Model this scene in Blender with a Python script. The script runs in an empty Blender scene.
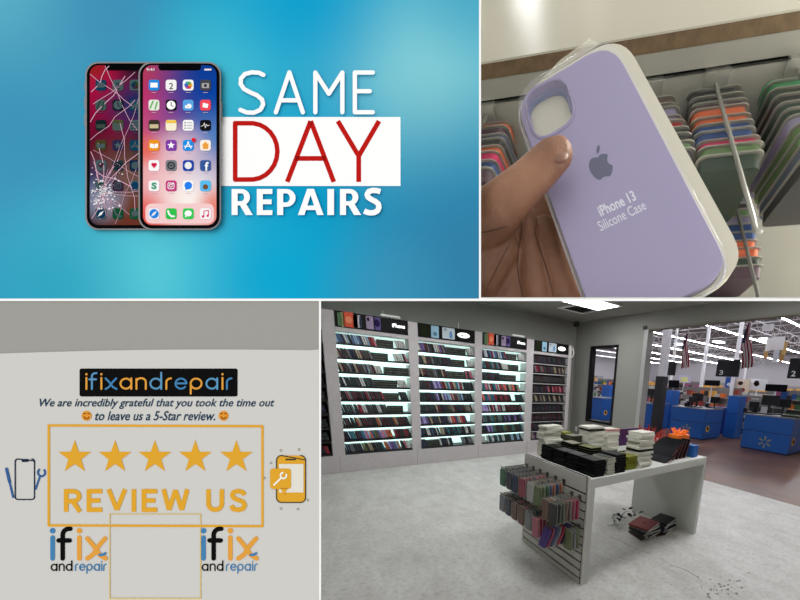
import bpy, bmesh, math, random
from mathutils import Vector, Matrix
random.seed(7)
SC = bpy.context.scene
COL = SC.collection
PI = math.pi
# ------------------------------------------------------------------ camera geometry
F, PX, PY, H = 326.0, 562.0, 450.0, 1.6
M = Matrix(((0.78250562, -0.62006613, 0.05659462), (0.08475741, 0.19612574, 0.97690884), (-0.61684774, -0.75963984, 0.2060247)))
RC = M.transposed()
CP = Vector((0, 0, H))
def ray(u, v): return Vector(((u-PX)/F, -(v-PY)/F, -1.0))
def W(u, v): return RC @ ray(u, v)
def onz(u, v, z=0.0):
    d = W(u, v); return CP + d*((z-H)/d.z)
def onx(u, v, x):
    d = W(u, v); return CP + d*(x/d.x)
def ony(u, v, y):
    d = W(u, v); return CP + d*(y/d.y)
def proj(P):
    c = M @ (Vector(P)-CP); return (PX+F*c.x/-c.z, PY-F*c.y/-c.z)
# ------------------------------------------------------------------ materials
def lin(c):
    if isinstance(c, str):
        c = tuple(int(c[i:i+2], 16) for i in (0, 2, 4))
    r = []
    for x in c[:3]:
        x = x/255.0
        r.append(x/12.92 if x <= .04045 else ((x+.055)/1.055)**2.4)
    return (r[0], r[1], r[2], 1.0)
_m = {}
def mat(name, c, rough=.6, metal=0.0, emit=0.0, noise=0.0, nscale=8.0, bump=0.0, bscale=60.0, alpha=1.0, trans=0.0, spec=.5, ior=1.45, sss=0.0, c2=None, coat=0.0):
    if name in _m: return _m[name]
    m = bpy.data.materials.new(name); m.use_nodes = True
    nt = m.node_tree; b = nt.nodes['Principled BSDF']
    b.inputs['Base Color'].default_value = lin(c); b.inputs['Roughness'].default_value = rough
    b.inputs['Metallic'].default_value = metal; b.inputs['Specular IOR Level'].default_value = spec
    b.inputs['IOR'].default_value = ior
    if coat: b.inputs['Coat Weight'].default_value = coat
    if trans: b.inputs['Transmission Weight'].default_value = trans
    if sss:
        b.inputs['Subsurface Weight'].default_value = sss; b.inputs['Subsurface Radius'].default_value = (.012, .004, .002); b.inputs['Subsurface Scale'].default_value = .5
    if alpha < 1: b.inputs['Alpha'].default_value = alpha
    if emit: b.inputs['Emission Color'].default_value = lin(c); b.inputs['Emission Strength'].default_value = emit
    if noise or c2:
        tc = nt.nodes.new('ShaderNodeTexCoord'); nz = nt.nodes.new('ShaderNodeTexNoise'); nz.inputs['Scale'].default_value = nscale; nz.inputs['Detail'].default_value = 6
        mx = nt.nodes.new('ShaderNodeMix'); mx.data_type = 'RGBA'
        a = lin(c); k = 1-noise
        mx.inputs['A'].default_value = a; mx.inputs['B'].default_value = lin(c2) if c2 else (a[0]*k, a[1]*k, a[2]*k, 1)
        rp = nt.nodes.new('ShaderNodeValToRGB'); rp.color_ramp.elements[0].position = .35; rp.color_ramp.elements[1].position = .65
        nt.links.new(tc.outputs['Object'], nz.inputs['Vector']); nt.links.new(nz.outputs['Fac'], rp.inputs['Fac'])
        nt.links.new(rp.outputs['Color'], mx.inputs['Factor']); nt.links.new(mx.outputs['Result'], b.inputs['Base Color'])
    if bump:
        tc = nt.nodes.new('ShaderNodeTexCoord'); nz = nt.nodes.new('ShaderNodeTexNoise'); nz.inputs['Scale'].default_value = bscale; nz.inputs['Detail'].default_value = 4
        bp = nt.nodes.new('ShaderNodeBump'); bp.inputs['Strength'].default_value = bump; bp.inputs['Distance'].default_value = .002
        nt.links.new(tc.outputs['Object'], nz.inputs['Vector']); nt.links.new(nz.outputs['Fac'], bp.inputs['Height']); nt.links.new(bp.outputs['Normal'], b.inputs['Normal'])
    _m[name] = m
    return m
def flat(c, rough=1.0, spec=.0):
    key = 'ink_%s' % (c if isinstance(c, str) else '%02x%02x%02x' % tuple(int(x) for x in c))
    return mat(key, c, rough, spec=spec)
# ------------------------------------------------------------------ mesh builder
class MB:
    def __init__(s): s.v = []; s.f = []; s.m = []; s.T = None; s.k = 0
    def add(s, vs, fs):
        n = len(s.v)
        for p in vs:
            p = Vector(p); s.v.append(s.T @ p if s.T else p)
        for f in fs: s.f.append([i+n for i in f]); s.m.append(s.k)
        return s
    def box(s, a, b):
        x0, y0, z0 = a; x1, y1, z1 = b
        if x0 > x1: x0, x1 = x1, x0
        if y0 > y1: y0, y1 = y1, y0
        if z0 > z1: z0, z1 = z1, z0
        return s.add([(x0,y0,z0),(x1,y0,z0),(x1,y1,z0),(x0,y1,z0),(x0,y0,z1),(x1,y0,z1),(x1,y1,z1),(x0,y1,z1)],
              [(0,3,2,1),(4,5,6,7),(0,1,5,4),(1,2,6,5),(2,3,7,6),(3,0,4,7)])
    def prism(s, poly, z0, z1):
        n = len(poly); a = sum(poly[i][0]*poly[(i+1) % n][1]-poly[(i+1) % n][0]*poly[i][1] for i in range(n))
        if a < 0: poly = poly[::-1]
        vs = [(p[0], p[1], z0) for p in poly]+[(p[0], p[1], z1) for p in poly]
        return s.add(vs, [list(range(n-1, -1, -1)), list(range(n, 2*n))]+[(i, (i+1) % n, n+(i+1) % n, n+i) for i in range(n)])
    def hexa(s, lo, hi):      # two quads of 3D points
        return s.add(list(lo)+list(hi), [(3,2,1,0),(4,5,6,7),(0,1,5,4),(1,2,6,5),(2,3,7,6),(3,0,4,7)])
    def tube(s, pts, r, n=8, cap=True):
        pts = [Vector(p) for p in pts]; rs = r if isinstance(r, (list, tuple)) else [r]*len(pts)
        up = None; rings = []
        for i, p in enumerate(pts):
            d = (pts[min(i+1, len(pts)-1)]-pts[max(i-1, 0)]).normalized()
            if up is None: up = Vector((0,0,1)) if abs(d.z) < .9 else Vector((1,0,0))
            x = d.cross(up)
            if x.length < 1e-6: x = d.cross(Vector((0,1,.1)))
            x.normalize(); y = x.cross(d).normalized(); up = y
            rings.append([p+(x*math.cos(2*PI*k/n)+y*math.sin(2*PI*k/n))*rs[i] for k in range(n)])
        vs = [q for g in rings for q in g]; fs = []
        for i in range(len(pts)-1):
            for k in range(n): fs.append((i*n+k, i*n+(k+1) % n, (i+1)*n+(k+1) % n, (i+1)*n+k))
        if cap: fs.append(list(range(n-1, -1, -1))); fs.append(list(range((len(pts)-1)*n, len(pts)*n)))
        return s.add(vs, fs)
    def ball(s, c, r, n=10, m=6, sq=(1,1,1)):
        vs = [(c[0], c[1], c[2]-r*sq[2])]; fs = []
        for j in range(1, m):
            t = PI*j/m
            for k in range(n): vs.append((c[0]+r*sq[0]*math.sin(t)*math.cos(2*PI*k/n), c[1]+r*sq[1]*math.sin(t)*math.sin(2*PI*k/n), c[2]-r*sq[2]*math.cos(t)))
        vs.append((c[0], c[1], c[2]+r*sq[2])); e = len(vs)-1
        for k in range(n): fs.append((0, 1+(k+1) % n, 1+k)); fs.append((e, 1+(m-2)*n+k, 1+(m-2)*n+(k+1) % n))
        for j in range(m-2):
            for k in range(n): fs.append((1+j*n+k, 1+j*n+(k+1) % n, 1+(j+1)*n+(k+1) % n, 1+(j+1)*n+k))
        return s.add(vs, fs)
    def mesh(s, name, mats):
        me = bpy.data.meshes.new(name); me.from_pydata([tuple(p) for p in s.v], [], s.f)
        for m in (mats if isinstance(mats, (list, tuple)) else [mats]): me.materials.append(m)
        me.polygons.foreach_set('material_index', s.m); me.update()
        return me
    def build(s, name, mats, parent=None, smooth=False, bevel=0.0, loc=None):
        me = s.mesh(name, mats); o = bpy.data.objects.new(name, me); COL.objects.link(o)
        if parent: o.parent = parent
        if loc is not None: o.location = loc
        if smooth: me.polygons.foreach_set('use_smooth', [True]*len(me.polygons))
        if bevel:
            b = o.modifiers.new('bevel', 'BEVEL'); b.width = bevel; b.segments = 2; b.limit_method = 'ANGLE'
        return o
def tag(o, label=None, cat=None, group=None, kind=None):
    if label: o['label'] = label
    if cat: o['category'] = cat
    if group: o['group'] = group
    if kind: o['kind'] = kind
    return o
def thing(name, loc, label, cat, group=None, rot=None):
    o = bpy.data.objects.new(name, None); COL.objects.link(o); o.empty_display_size = .05
    o.location = loc
    if rot is not None: o.rotation_euler = rot.to_euler() if isinstance(rot, Matrix) else rot
    return tag(o, label, cat, group)
def struct(o, label=None): o['kind'] = 'structure'; return tag(o, label) if label else o
def rrect(x0, y0, x1, y1, r, n=5):
    if x0 > x1: x0, x1 = x1, x0
    if y0 > y1: y0, y1 = y1, y0
    p = []
    for cx, cy, a in ((x1-r, y0+r, -90), (x1-r, y1-r, 0), (x0+r, y1-r, 90), (x0+r, y0+r, 180)):
        for k in range(n+1):
            t = math.radians(a+90*k/n); p.append((cx+r*math.cos(t), cy+r*math.sin(t)))
    return p
def disc(cx, cy, r, n=20, ry=None): return [(cx+r*math.cos(2*PI*k/n), cy+(ry or r)*math.sin(2*PI*k/n)) for k in range(n)]
def arc(cx, cy, rx, ry, a0, a1, n=10): return [(cx+rx*math.cos(math.radians(a0+(a1-a0)*k/n)), cy+ry*math.sin(math.radians(a0+(a1-a0)*k/n))) for k in range(n+1)]
def cut(o, co, no, fill=True):      # keep what lies on the side the normal points to (object must sit at identity)
    bm = bmesh.new(); bm.from_mesh(o.data)
    r = bmesh.ops.bisect_plane(bm, geom=bm.verts[:]+bm.edges[:]+bm.faces[:], plane_co=co, plane_no=no, clear_inner=True)
    if fill:
        es = [e for e in r['geom_cut'] if isinstance(e, bmesh.types.BMEdge)]
        if es:
            try: bmesh.ops.holes_fill(bm, edges=es)
            except Exception: pass
    bm.to_mesh(o.data); bm.free(); o.data.update()
# text --------------------------------------------------------------
_tc = {}
def text_polys(body, bold=0.0, shear=0.0, spacing=1.0):
    key = (body, bold, shear, spacing)
    if key in _tc: return _tc[key]
    cu = bpy.data.curves.new('text_outline', 'FONT'); cu.body = body; cu.offset = bold; cu.shear = shear; cu.space_character = spacing; cu.resolution_u = 3
    o = bpy.data.objects.new('text_outline', cu); COL.objects.link(o)
    bpy.context.view_layer.update()
    me = bpy.data.meshes.new_from_object(o.evaluated_get(bpy.context.evaluated_depsgraph_get()))
    vs = [tuple(v.co) for v in me.vertices]; fs = [list(p.vertices) for p in me.polygons]
    bpy.data.objects.remove(o); bpy.data.curves.remove(cu); bpy.data.meshes.remove(me)
    _tc[key] = (vs, fs); return _tc[key]
def text_into(mb, body, mapf, u0, v0, u1, v1, **kw):   # fills the box; mapf(u, v) -> 3D
    vs, fs = text_polys(body, **kw)
    xs = [v[0] for v in vs]; ys = [v[1] for v in vs]
    a, b, c, d = min(xs), max(xs), min(ys), max(ys)
    mb.add([mapf(u0+(v[0]-a)/(b-a)*(u1-u0), v1+(v[1]-c)/(d-c)*(v0-v1)) for v in vs], fs)
def strokes(mb, lines, w, mapf0, caps=True, dz=2.5e-6):
    n_ = [0]
    def mapf(a, b):
        q = Vector(mapf0(a, b)); q.z += n_[0]*dz; return q
    for L in lines:
        for i in range(len(L)-1):
            a, b = Vector(L[i]), Vector(L[i+1]); d = b-a
            if d.length < 1e-6: continue
            d.normalize(); nrm = Vector((-d.y, d.x))*w/2
            n_[0] += 1; mb.add([mapf(*(a-nrm)), mapf(*(b-nrm)), mapf(*(b+nrm)), mapf(*(a+nrm))], [(0,1,2,3)])
        for p in (L if caps else L[1:-1]):
            n_[0] += 1; q = disc(p[0], p[1], w/2, 10); mb.add([mapf(*t) for t in q], [list(range(len(q)))])
# ------------------------------------------------------------------ render settings
SC.view_settings.view_transform = 'Standard'; SC.view_settings.look = 'None'; SC.view_settings.gamma = 1.0; SC.view_settings.exposure = 0.0
SC.view_settings.use_curve_mapping = False
SC.cycles.use_denoising = True
SC.cycles.max_bounces = 8
SC.cycles.sample_clamp_indirect = 4.0
cam = bpy.data.cameras.new('camera'); co = bpy.data.objects.new('camera', cam); COL.objects.link(co)
cam.sensor_width = 36; cam.lens = 36*F/800; cam.clip_start = .01; cam.clip_end = 300
cam.shift_x = (400-PX)/800; cam.shift_y = (PY-300)/800
co.matrix_world = Matrix.Translation(CP) @ RC.to_4x4(); SC.camera = co
wd = bpy.data.worlds.new('world'); SC.world = wd; wd.use_nodes = True
wd.node_tree.nodes['Background'].inputs[0].default_value = (1, .995, .985, 1); wd.node_tree.nodes['Background'].inputs[1].default_value = 1.0
# ================================================================== FRONT PARTITION (stands square to the camera, close by)
D = .150
RE = RC
def cw(x, y, d): return CP + RC @ Vector((x, y, -d))      # camera-aligned metres -> world
def pu(u, v, w=0.0): return Vector(((u-PX)*(D-w)/F, -(v-PY)*(D-w)/F, w))   # a point on the partition face, w metres proud of it
PO = CP + RC @ Vector((0, 0, -D))                          # partition frame origin
def on_wall(name, u, v, label, cat, group=None):
    q = pu(u, v); o = thing(name, PO + RC @ q, label, cat, group, RC); o['_o'] = 0; del o['_o']
    return o, (lambda a, b, w=0.0: pu(a, b, w)-q)
def plate(mb, fn, poly, w0, w1):
    n = len(poly)
    a = sum(poly[i][0]*poly[(i+1) % n][1]-poly[(i+1) % n][0]*poly[i][1] for i in range(n))
    if a > 0: poly = poly[::-1]
    vs = [fn(p[0], p[1], w0) for p in poly]+[fn(p[0], p[1], w1) for p in poly]
    mb.add(vs, [list(range(n-1, -1, -1)), list(range(n, 2*n))]+[(i, (i+1) % n, n+(i+1) % n, n+i) for i in range(n)])
def wall_block(mb, u0, v0, u1, v1, t0=-.004, t1=0.0):
    plate(mb, pu, [(u0,v0),(u1,v0),(u1,v1),(u0,v1)], t0, t1)
GW = mat('grey_wall_paint', (158,158,152), .8, bump=.25, bscale=220, spec=.2)
BIG = 5000
mb = MB()
wall_block(mb, -BIG, -BIG, 480, 299); wall_block(mb, -BIG, 301, 320, BIG); wall_block(mb, 320, 620, BIG, BIG); wall_block(mb, 1000, -BIG, BIG, 620)  # blocks past the view edge are added, unseen, keeping world light out
wall_block(mb, 480, -BIG, 1000, -420)
wf = mb.build('wall_front', GW); wf.matrix_world = Matrix.Translation(PO) @ RC.to_4x4(); struct(wf)
WT = mat('white_edge_trim', (252,252,252), .6, spec=.1)
for i, (a, b, c, d) in enumerate(((-BIG, 298.6, 1000, 301), (479, -420, 481, 298.6), (319, 301, 321, 620))):
    mb = MB(); wall_block(mb, a, b, c, d, -.004, .0004); o = mb.build('trim_%d' % (i+1), WT); o.matrix_world = Matrix.Translation(PO) @ RC.to_4x4(); struct(o)
# ------------------------------------------------------------------ upper-left poster
def blue_poster():
    m = bpy.data.materials.new('blurred_blue_print'); m.use_nodes = True; nt = m.node_tree; b = nt.nodes['Principled BSDF']
    b.inputs['Roughness'].default_value = 1; b.inputs['Specular IOR Level'].default_value = 0
    tc = nt.nodes.new('ShaderNodeTexCoord'); last = None
    def soft(cx, cy, r, col, k, prev, ax=1.0):
        mp = nt.nodes.new('ShaderNodeMapping'); q = pu(cx, cy)-pu(240, 150); s = 1/(r*D/F)
        mp.inputs['Scale'].default_value = (s/ax, s, 0); mp.inputs['Location'].default_value = (-q.x*s/ax, -q.y*s, 0)
        g = nt.nodes.new('ShaderNodeTexGradient'); g.gradient_type = 'SPHERICAL'
        nt.links.new(tc.outputs['Object'], mp.inputs['Vector']); nt.links.new(mp.outputs['Vector'], g.inputs['Vector'])
        mr = nt.nodes.new('ShaderNodeMapRange'); mr.interpolation_type = 'SMOOTHSTEP'; mr.inputs['To Max'].default_value = k
        nt.links.new(g.outputs['Fac'], mr.inputs['Value'])
        mx = nt.nodes.new('ShaderNodeMix'); mx.data_type = 'RGBA'; nt.links.new(mr.outputs['Result'], mx.inputs['Factor'])
        if isinstance(prev, tuple): mx.inputs['A'].default_value = prev
        else: nt.links.new(prev, mx.inputs['A'])
        mx.inputs['B'].default_value = lin(col)
        return mx.outputs['Result']
    p = lin((10,158,200))
    for a in BLOBS: p = soft(*a[:4], a[4], p, *(a[5:] or ()))
    nt.links.new(p, b.inputs['Base Color'])
    return m
BLOBS = [(0,150,330,(66,158,192),1.0), (10,0,150,(98,178,200),.8), (115,10,120,(66,142,180),.8), (240,70,130,(70,190,212),.9), (20,120,150,(58,142,182),.6), (150,270,130,(86,200,216),1.0,1.5), (60,285,110,(40,160,190),.7), (430,80,160,(130,205,216),1.0),
         (300,10,120,(6,158,208),.7), (480,260,230,(52,128,168),1.0), (275,275,130,(8,166,210),.9), (385,290,90,(70,150,185),.5), (310,150,110,(6,160,205),.6), (470,5,80,(70,165,195),.5)]
o, fn = on_wall('blue_poster', 240, 150, 'blurred blue poster filling the upper left, behind the phones and SAME DAY REPAIRS', 'poster')
mb = MB(); plate(mb, fn, [(-2000,-2000),(479,-2000),(479,298.6),(-2000,298.6)], .0001, .0003); x = mb.build('printed_sheet', blue_poster(), o)
WHT = flat('ffffff')
def letters(name, u, v, label, lines, w, c, text=None, box=None, bold=0, base=.0004, group=None):
    o, fn = on_wall(name, u, v, label, 'lettering', group)
    mb = MB()
    if lines: strokes(mb, lines, w, lambda a, b: fn(a, b, base+.0006))
    if text: text_into(mb, text, lambda a, b: fn(a, b, base+.0006), *box, bold=bold)
    mb.build('letters', flat(c), o); return o, fn
S = [(263,76)]+arc(252,81,12,8.3,-35,-180,8)+arc(251.5,82.5,12.5,10,180,120,4)[1:]+[(256,95)]
S = [(263.5,75)]+[(259,72.8),(252,72.3),(245,74),(241,78.5),(240.7,84),(244,89),(250,92.3),(257,95.3),(262,99.5),(263.3,104.5),(260.5,109.8),(254,112.8),(247,112.6),(240.5,110)]
lines = [S, [(276,112.5),(289.5,72.5),(303,112.5)], [(280.5,100.5),(298.5,100.5)], [(315.5,112.5),(315.5,72.8),(329,94),(342.5,72.8),(342.5,112.5)],
         [(373,72.8),(355,72.8),(355,112.5),(373,112.5)], [(355,91.5),(370,91.5)]]
letters('sign_lettering', 306, 112, 'thin white rounded word SAME on the blue poster', lines, 4.3, 'ffffff')
o, fn = on_wall('word_banner', 311, 186, 'white rectangle carrying the thin red word DAY', 'banner')
mb = MB(); plate(mb, fn, [(221,117),(400.5,117),(400.5,186),(221,186)], .0003, .0005); mb.build('white_panel', WHT, o)
mb = MB(); mf = lambda a, b: fn(a, b, .00054)
D_ = [(235.2,123.2),(250,123.2)]+arc(251,151.4,26.4,28.2,-85,85,12)+[(235.2,179.6),(235.2,123.2)]
strokes(mb, [D_], 4.6, mf)
for L in ([(287.2,181.9),(310.7,121)], [(333.8,181.9),(310.7,121)]): strokes(mb, [L], 4.8, mf, False)
strokes(mb, [[(295,158.4),(326,158.4)], [(337.8,121),(358.7,156)], [(379,121),(358.7,156)]], 4.8, mf, False); strokes(mb, [[(358.7,154),(358.7,181.9)]], 4.8, mf, False)
mb.build('red_letters', flat((190,28,24)), o)['label'] = 'thin red letters of the word DAY'
o, fn = on_wall('sign_lettering', 306, 215, 'heavy white word REPAIRS below the DAY banner', 'lettering')
mb = MB(); nn = [0]
def rp(*pts):
    pts = [(230+x/5, 180+y/5) for x, y in pts]; nn[0] += 1; k = .001+nn[0]*3e-6
    mb.add([fn(a, b, k) for a, b in pts], [list(range(len(pts)))])
def ringp(x, y, rx, ry, ix, iy, a0=-90, a1=90, n=10):
    A, B = arc(x, y, rx, ry, a0, a1, n), arc(x, y, ix, iy, a0, a1, n)
    for i in range(n): rp(A[i], A[i+1], B[i+1], B[i])
for x in (8, 550):
    rp((x,45),(x+30,45),(x+30,175),(x,175)); rp((x+30,45),(x+50,45),(x+50,67),(x+30,67)); rp((x+30,106),(x+50,106),(x+50,127),(x+30,127)); ringp(x+50, 86, 42, 41, 13, 19); rp((x+38,120),(x+68,112),(x+106,175),(x+70,175))
rp((134,45),(212,45),(212,70),(164,70),(164,97),(208,97),(208,121),(164,121),(164,151),(212,151),(212,175),(134,175))
rp((236,45),(266,45),(266,175),(236,175)); rp((266,45),(282,45),(282,67),(266,67)); rp((266,112),(282,112),(282,134),(266,134)); ringp(282, 89.5, 46, 44.5, 17, 22.5)
rp((340,175),(386,44),(420,44),(404,72),(372,175)); rp((420,44),(468,175),(436,175),(400,66)); rp((378,128),(430,128),(434,150),(374,150)); rp((487,45),(520,45),(520,175),(487,175))
sp = [(752,58),(735,53),(712,52),(694,58),(686,72),(690,86),(708,98),(728,108),(742,120),(745,138),(738,154),(722,163),(700,165),(684,161),(671,155)]
strokes(mb, [[(230+x/5, 180+y/5) for x, y in sp]], 5.4, lambda a, b: fn(a, b, .0011), False)
mb.build('letters', WHT, o)
# phones
def phone(u0, label, cracked):
    u1 = u0+82.6; v0, v1 = 61.8, 229.9
    o, fn = on_wall('smartphone', (u0+u1)/2, v1, label, 'phone', 'pair of phones on the blue poster')
    b0 = .0004 if cracked else .0010; top = b0+.0011
    mb = MB(); plate(mb, fn, rrect(u0, v0, u1, v1, 13, 8), b0, top-.0001)
    mb.build('phone_frame', mat('phone_steel', (128,126,128), .5, .2), o)
    mb = MB(); plate(mb, fn, rrect(u0+1.6, v0+1.6, u1-1.6, v1-1.6, 11.6, 8), b0, top); mb.build('bezel', flat((10,10,12)), o)
    mb = MB()
    for (a, b, c) in (((u0-1), 83, 90), ((u0-1), 97, 109), (u0-1, 114, 126)) if cracked else ((u1-.3, 101, 121),): plate(mb, fn, [(a, b), (a+1.4, b), (a+1.4, c), (a, c)], b0+.0003, top-.0003)
    mb.build('side_buttons', mat('phone_steel', 0), o)
    # screen print
    m = bpy.data.materials.new('cracked_wallpaper' if cracked else 'swirl_wallpaper'); m.use_nodes = True; nt = m.node_tree; bs = nt.nodes['Principled BSDF']
    bs.inputs['Roughness'].default_value = .9; bs.inputs['Specular IOR Level'].default_value = 0
    tc = nt.nodes.new('ShaderNodeTexCoord'); org = pu((u0+u1)/2, v1)
    if cracked: blobs = [((30,8,20),)] + [(u0+10, 85, 70, (176,18,66), 1.0), (u0+8, 68, 24, (150,30,30), .9), (u0+28,115,50,(130,14,58),.9), (u0+50, 105, 44, (24,40,92), 1.0), (u0+48, 66, 26, (20,20,36), .9), (u0+12, 150, 44, (96,14,40), .8), (u0+40, 185, 60, (112,80,70), 1.0), (u0+44, 222, 50, (110,52,36), .8), (u0+6, 190, 40, (36,52,104), .9), (u0+18,200,30,(150,156,176),.9)]
    else: blobs = [((228,112,104),)] + [(u0+6, 92, 82, (208,48,98), 1.0), (u0+12, 66, 44, (190,56,66), .9), (u0+30, 130, 46, (178,78,140), .8), (u0+82, 90, 104, (10,62,150), 1.0), (u0+70, 66, 66, (16,48,120), 1.0), (u0+80, 95, 70, (10,66,160), 1.0), (u0+74, 142, 50, (70,130,195), .9), (u0+42, 154, 40, (228,200,214), .9),
              (u0+20, 178, 50, (238,190,196), .85), (u0+66, 178, 38, (190,200,225), .8), (u0+50, 200, 46, (252,244,240), .95), (u0+76, 205, 24, (232,120,100), .8), (u0+8, 150, 22, (232,96,72), .8), (u0+8, 215, 28, (232,84,76), .8)]
    p = lin(blobs[0][0])
    for (cx, cy, r, col, k) in blobs[1:]:
        mp = nt.nodes.new('ShaderNodeMapping'); q = pu(cx, cy, top)-org; s = 1/(r*D/F)
        mp.inputs['Scale'].default_value = (s, s, 0); mp.inputs['Location'].default_value = (-q.x*s, -q.y*s, 0)
        g = nt.nodes.new('ShaderNodeTexGradient'); g.gradient_type = 'SPHERICAL'
        nt.links.new(tc.outputs['Object'], mp.inputs['Vector']); nt.links.new(mp.outputs['Vector'], g.inputs['Vector'])
        mr = nt.nodes.new('ShaderNodeMapRange'); mr.interpolation_type = 'SMOOTHSTEP'; mr.inputs['To Max'].default_value = k; nt.links.new(g.outputs['Fac'], mr.inputs['Value'])
        mx = nt.nodes.new('ShaderNodeMix'); mx.data_type = 'RGBA'; nt.links.new(mr.outputs['Result'], mx.inputs['Factor'])
        if isinstance(p, tuple): mx.inputs['A'].default_value = p
        else: nt.links.new(p, mx.inputs['A'])
        mx.inputs['B'].default_value = lin(col); p = mx.outputs['Result']
    nt.links.new(p, bs.inputs['Base Color'])
    sc = [(x, y) for x, y in rrect(u0+4.6, v0+3.4, u1-4.6, v1-4.8, 9, 6)]
    mb = MB(); plate(mb, fn, sc, top, top+.00005); scr = mb.build('screen', m, o)
    mb = MB(); plate(mb, fn, rrect(u0+20, v0+1.5, u1-20, v0+8.6, 3.2, 4), top, top+.0001); mb.build('notch', flat((8,8,10)), o)
    w = top+.0001
    mf = lambda a, b: fn(a, b, w+.00012)
    def shp(mb, poly, z=.00012): plate(mb, fn, poly, w, w+z)
    xs = [u0+15.6, u0+32.7, u0+49.8, u0+67]; ys = [85.1, 105.1, 125.3, 145.3, 165.5, 185.8, 213.7]
    T, G = (lambda c: tuple(int(x*.27+(4,22,26)[i]) for i, x in enumerate(c))) if cracked else (lambda c: c), None
    icons = [[(40,140,225),(245,245,245),(250,250,250),(70,70,75)], [(235,235,225),(20,20,22),(90,165,230),(240,75,90)], [(60,50,45),(248,240,210),(250,250,250),(20,20,24)],
             [(240,150,30),(130,60,170),(30,145,230),(252,240,225)], [(250,250,250),(120,124,130),(30,70,170),(55,90,155)], [(250,245,248),(200,60,130),(250,250,250),(90,190,240)],
             [(235,240,250),(50,195,80),(60,205,90),(250,250,250)]]
    for r in range(7):
        for c in range(4 if not cracked else 3):
            x, y = xs[c], ys[r]
            if cracked and c == 2 and r > 5: pass
            mb = MB(); shp(mb, rrect(x-5.4, y-5.4, x+5.4, y+5.4, 2.4, 3), .0001)
            ic = mb.build('app_icon', flat(T(icons[r][c])), o)
            g = MB(); mf2 = lambda a, b, x=x, y=y: fn(x+a, y+b, w+.00016); k = (r, c); colr = 'ffffff'
            def P(pts, g=g, mf2=mf2): g.add([mf2(*q) for q in pts][::-1], [list(range(len(pts)))])
            if k == (0,0): P([(-3.6,-2.4),(3.6,-2.4),(3.6,2.4),(-3.6,2.4)])
            elif k == (0,1): text_into(g, '2', mf2, -2, -2.2, 2, 4, bold=0); colr = (40,40,40)
            elif k == (0,2):
                for j, cc in enumerate(((245,170,40),(230,70,60),(180,80,170),(70,110,210),(60,180,190),(110,190,80))):
                    h = MB(); t = j*PI/3; q = disc(2.2*math.cos(t), 2.2*math.sin(t), 1.9, 10); h.add([mf2(*e) for e in q][::-1], [list(range(10))]); h.build('petal', flat(T(cc)), ic)
            elif k == (0,3): P(rrect(-3.6,-2,3.6,3,.8)); h = MB(); h.add([fn(x+a, y+.4+b, w+.0002) for a, b in disc(0,0,1.6,10)][::-1], [list(range(10))]); h.build('lens', flat((50,50,55)), ic); colr = (170,170,172)
            elif k == (1,0): strokes(g, [[(-4,3),(-1,-4)], [(1,4),(3,-3)]], 1.4, mf2); colr = (110,190,110)
            elif k == (1,1): P(disc(0,0,4.4)); h = MB(); strokes(h, [[(0,-3),(0,0),(2,1.4)]], .7, lambda a, b: fn(x+a, y+b, w+.0002)); h.build('clock_hands', flat((20,20,20)), ic)
            elif k == (1,2): P(disc(1,1,2.4)); P(disc(-1.6,1.6,1.7))
            elif k == (1,3): P([(-2.4,-2.4),(3,-1),(2.2,3),(-3,2)])
            elif k == (2,0): P([(-4.4,-1),(4.4,-1),(4.4,3),(-4.4,3)]); colr = (205,190,150)
            elif k == (2,1): P([(-5,-5),(5,-5),(5,-2.4),(-5,-2.4)]); colr = (245,200,60)
            elif k == (2,2):
                for j in range(3): P(disc(-3.2,-2.6+j*2.7,.8,8))
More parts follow.
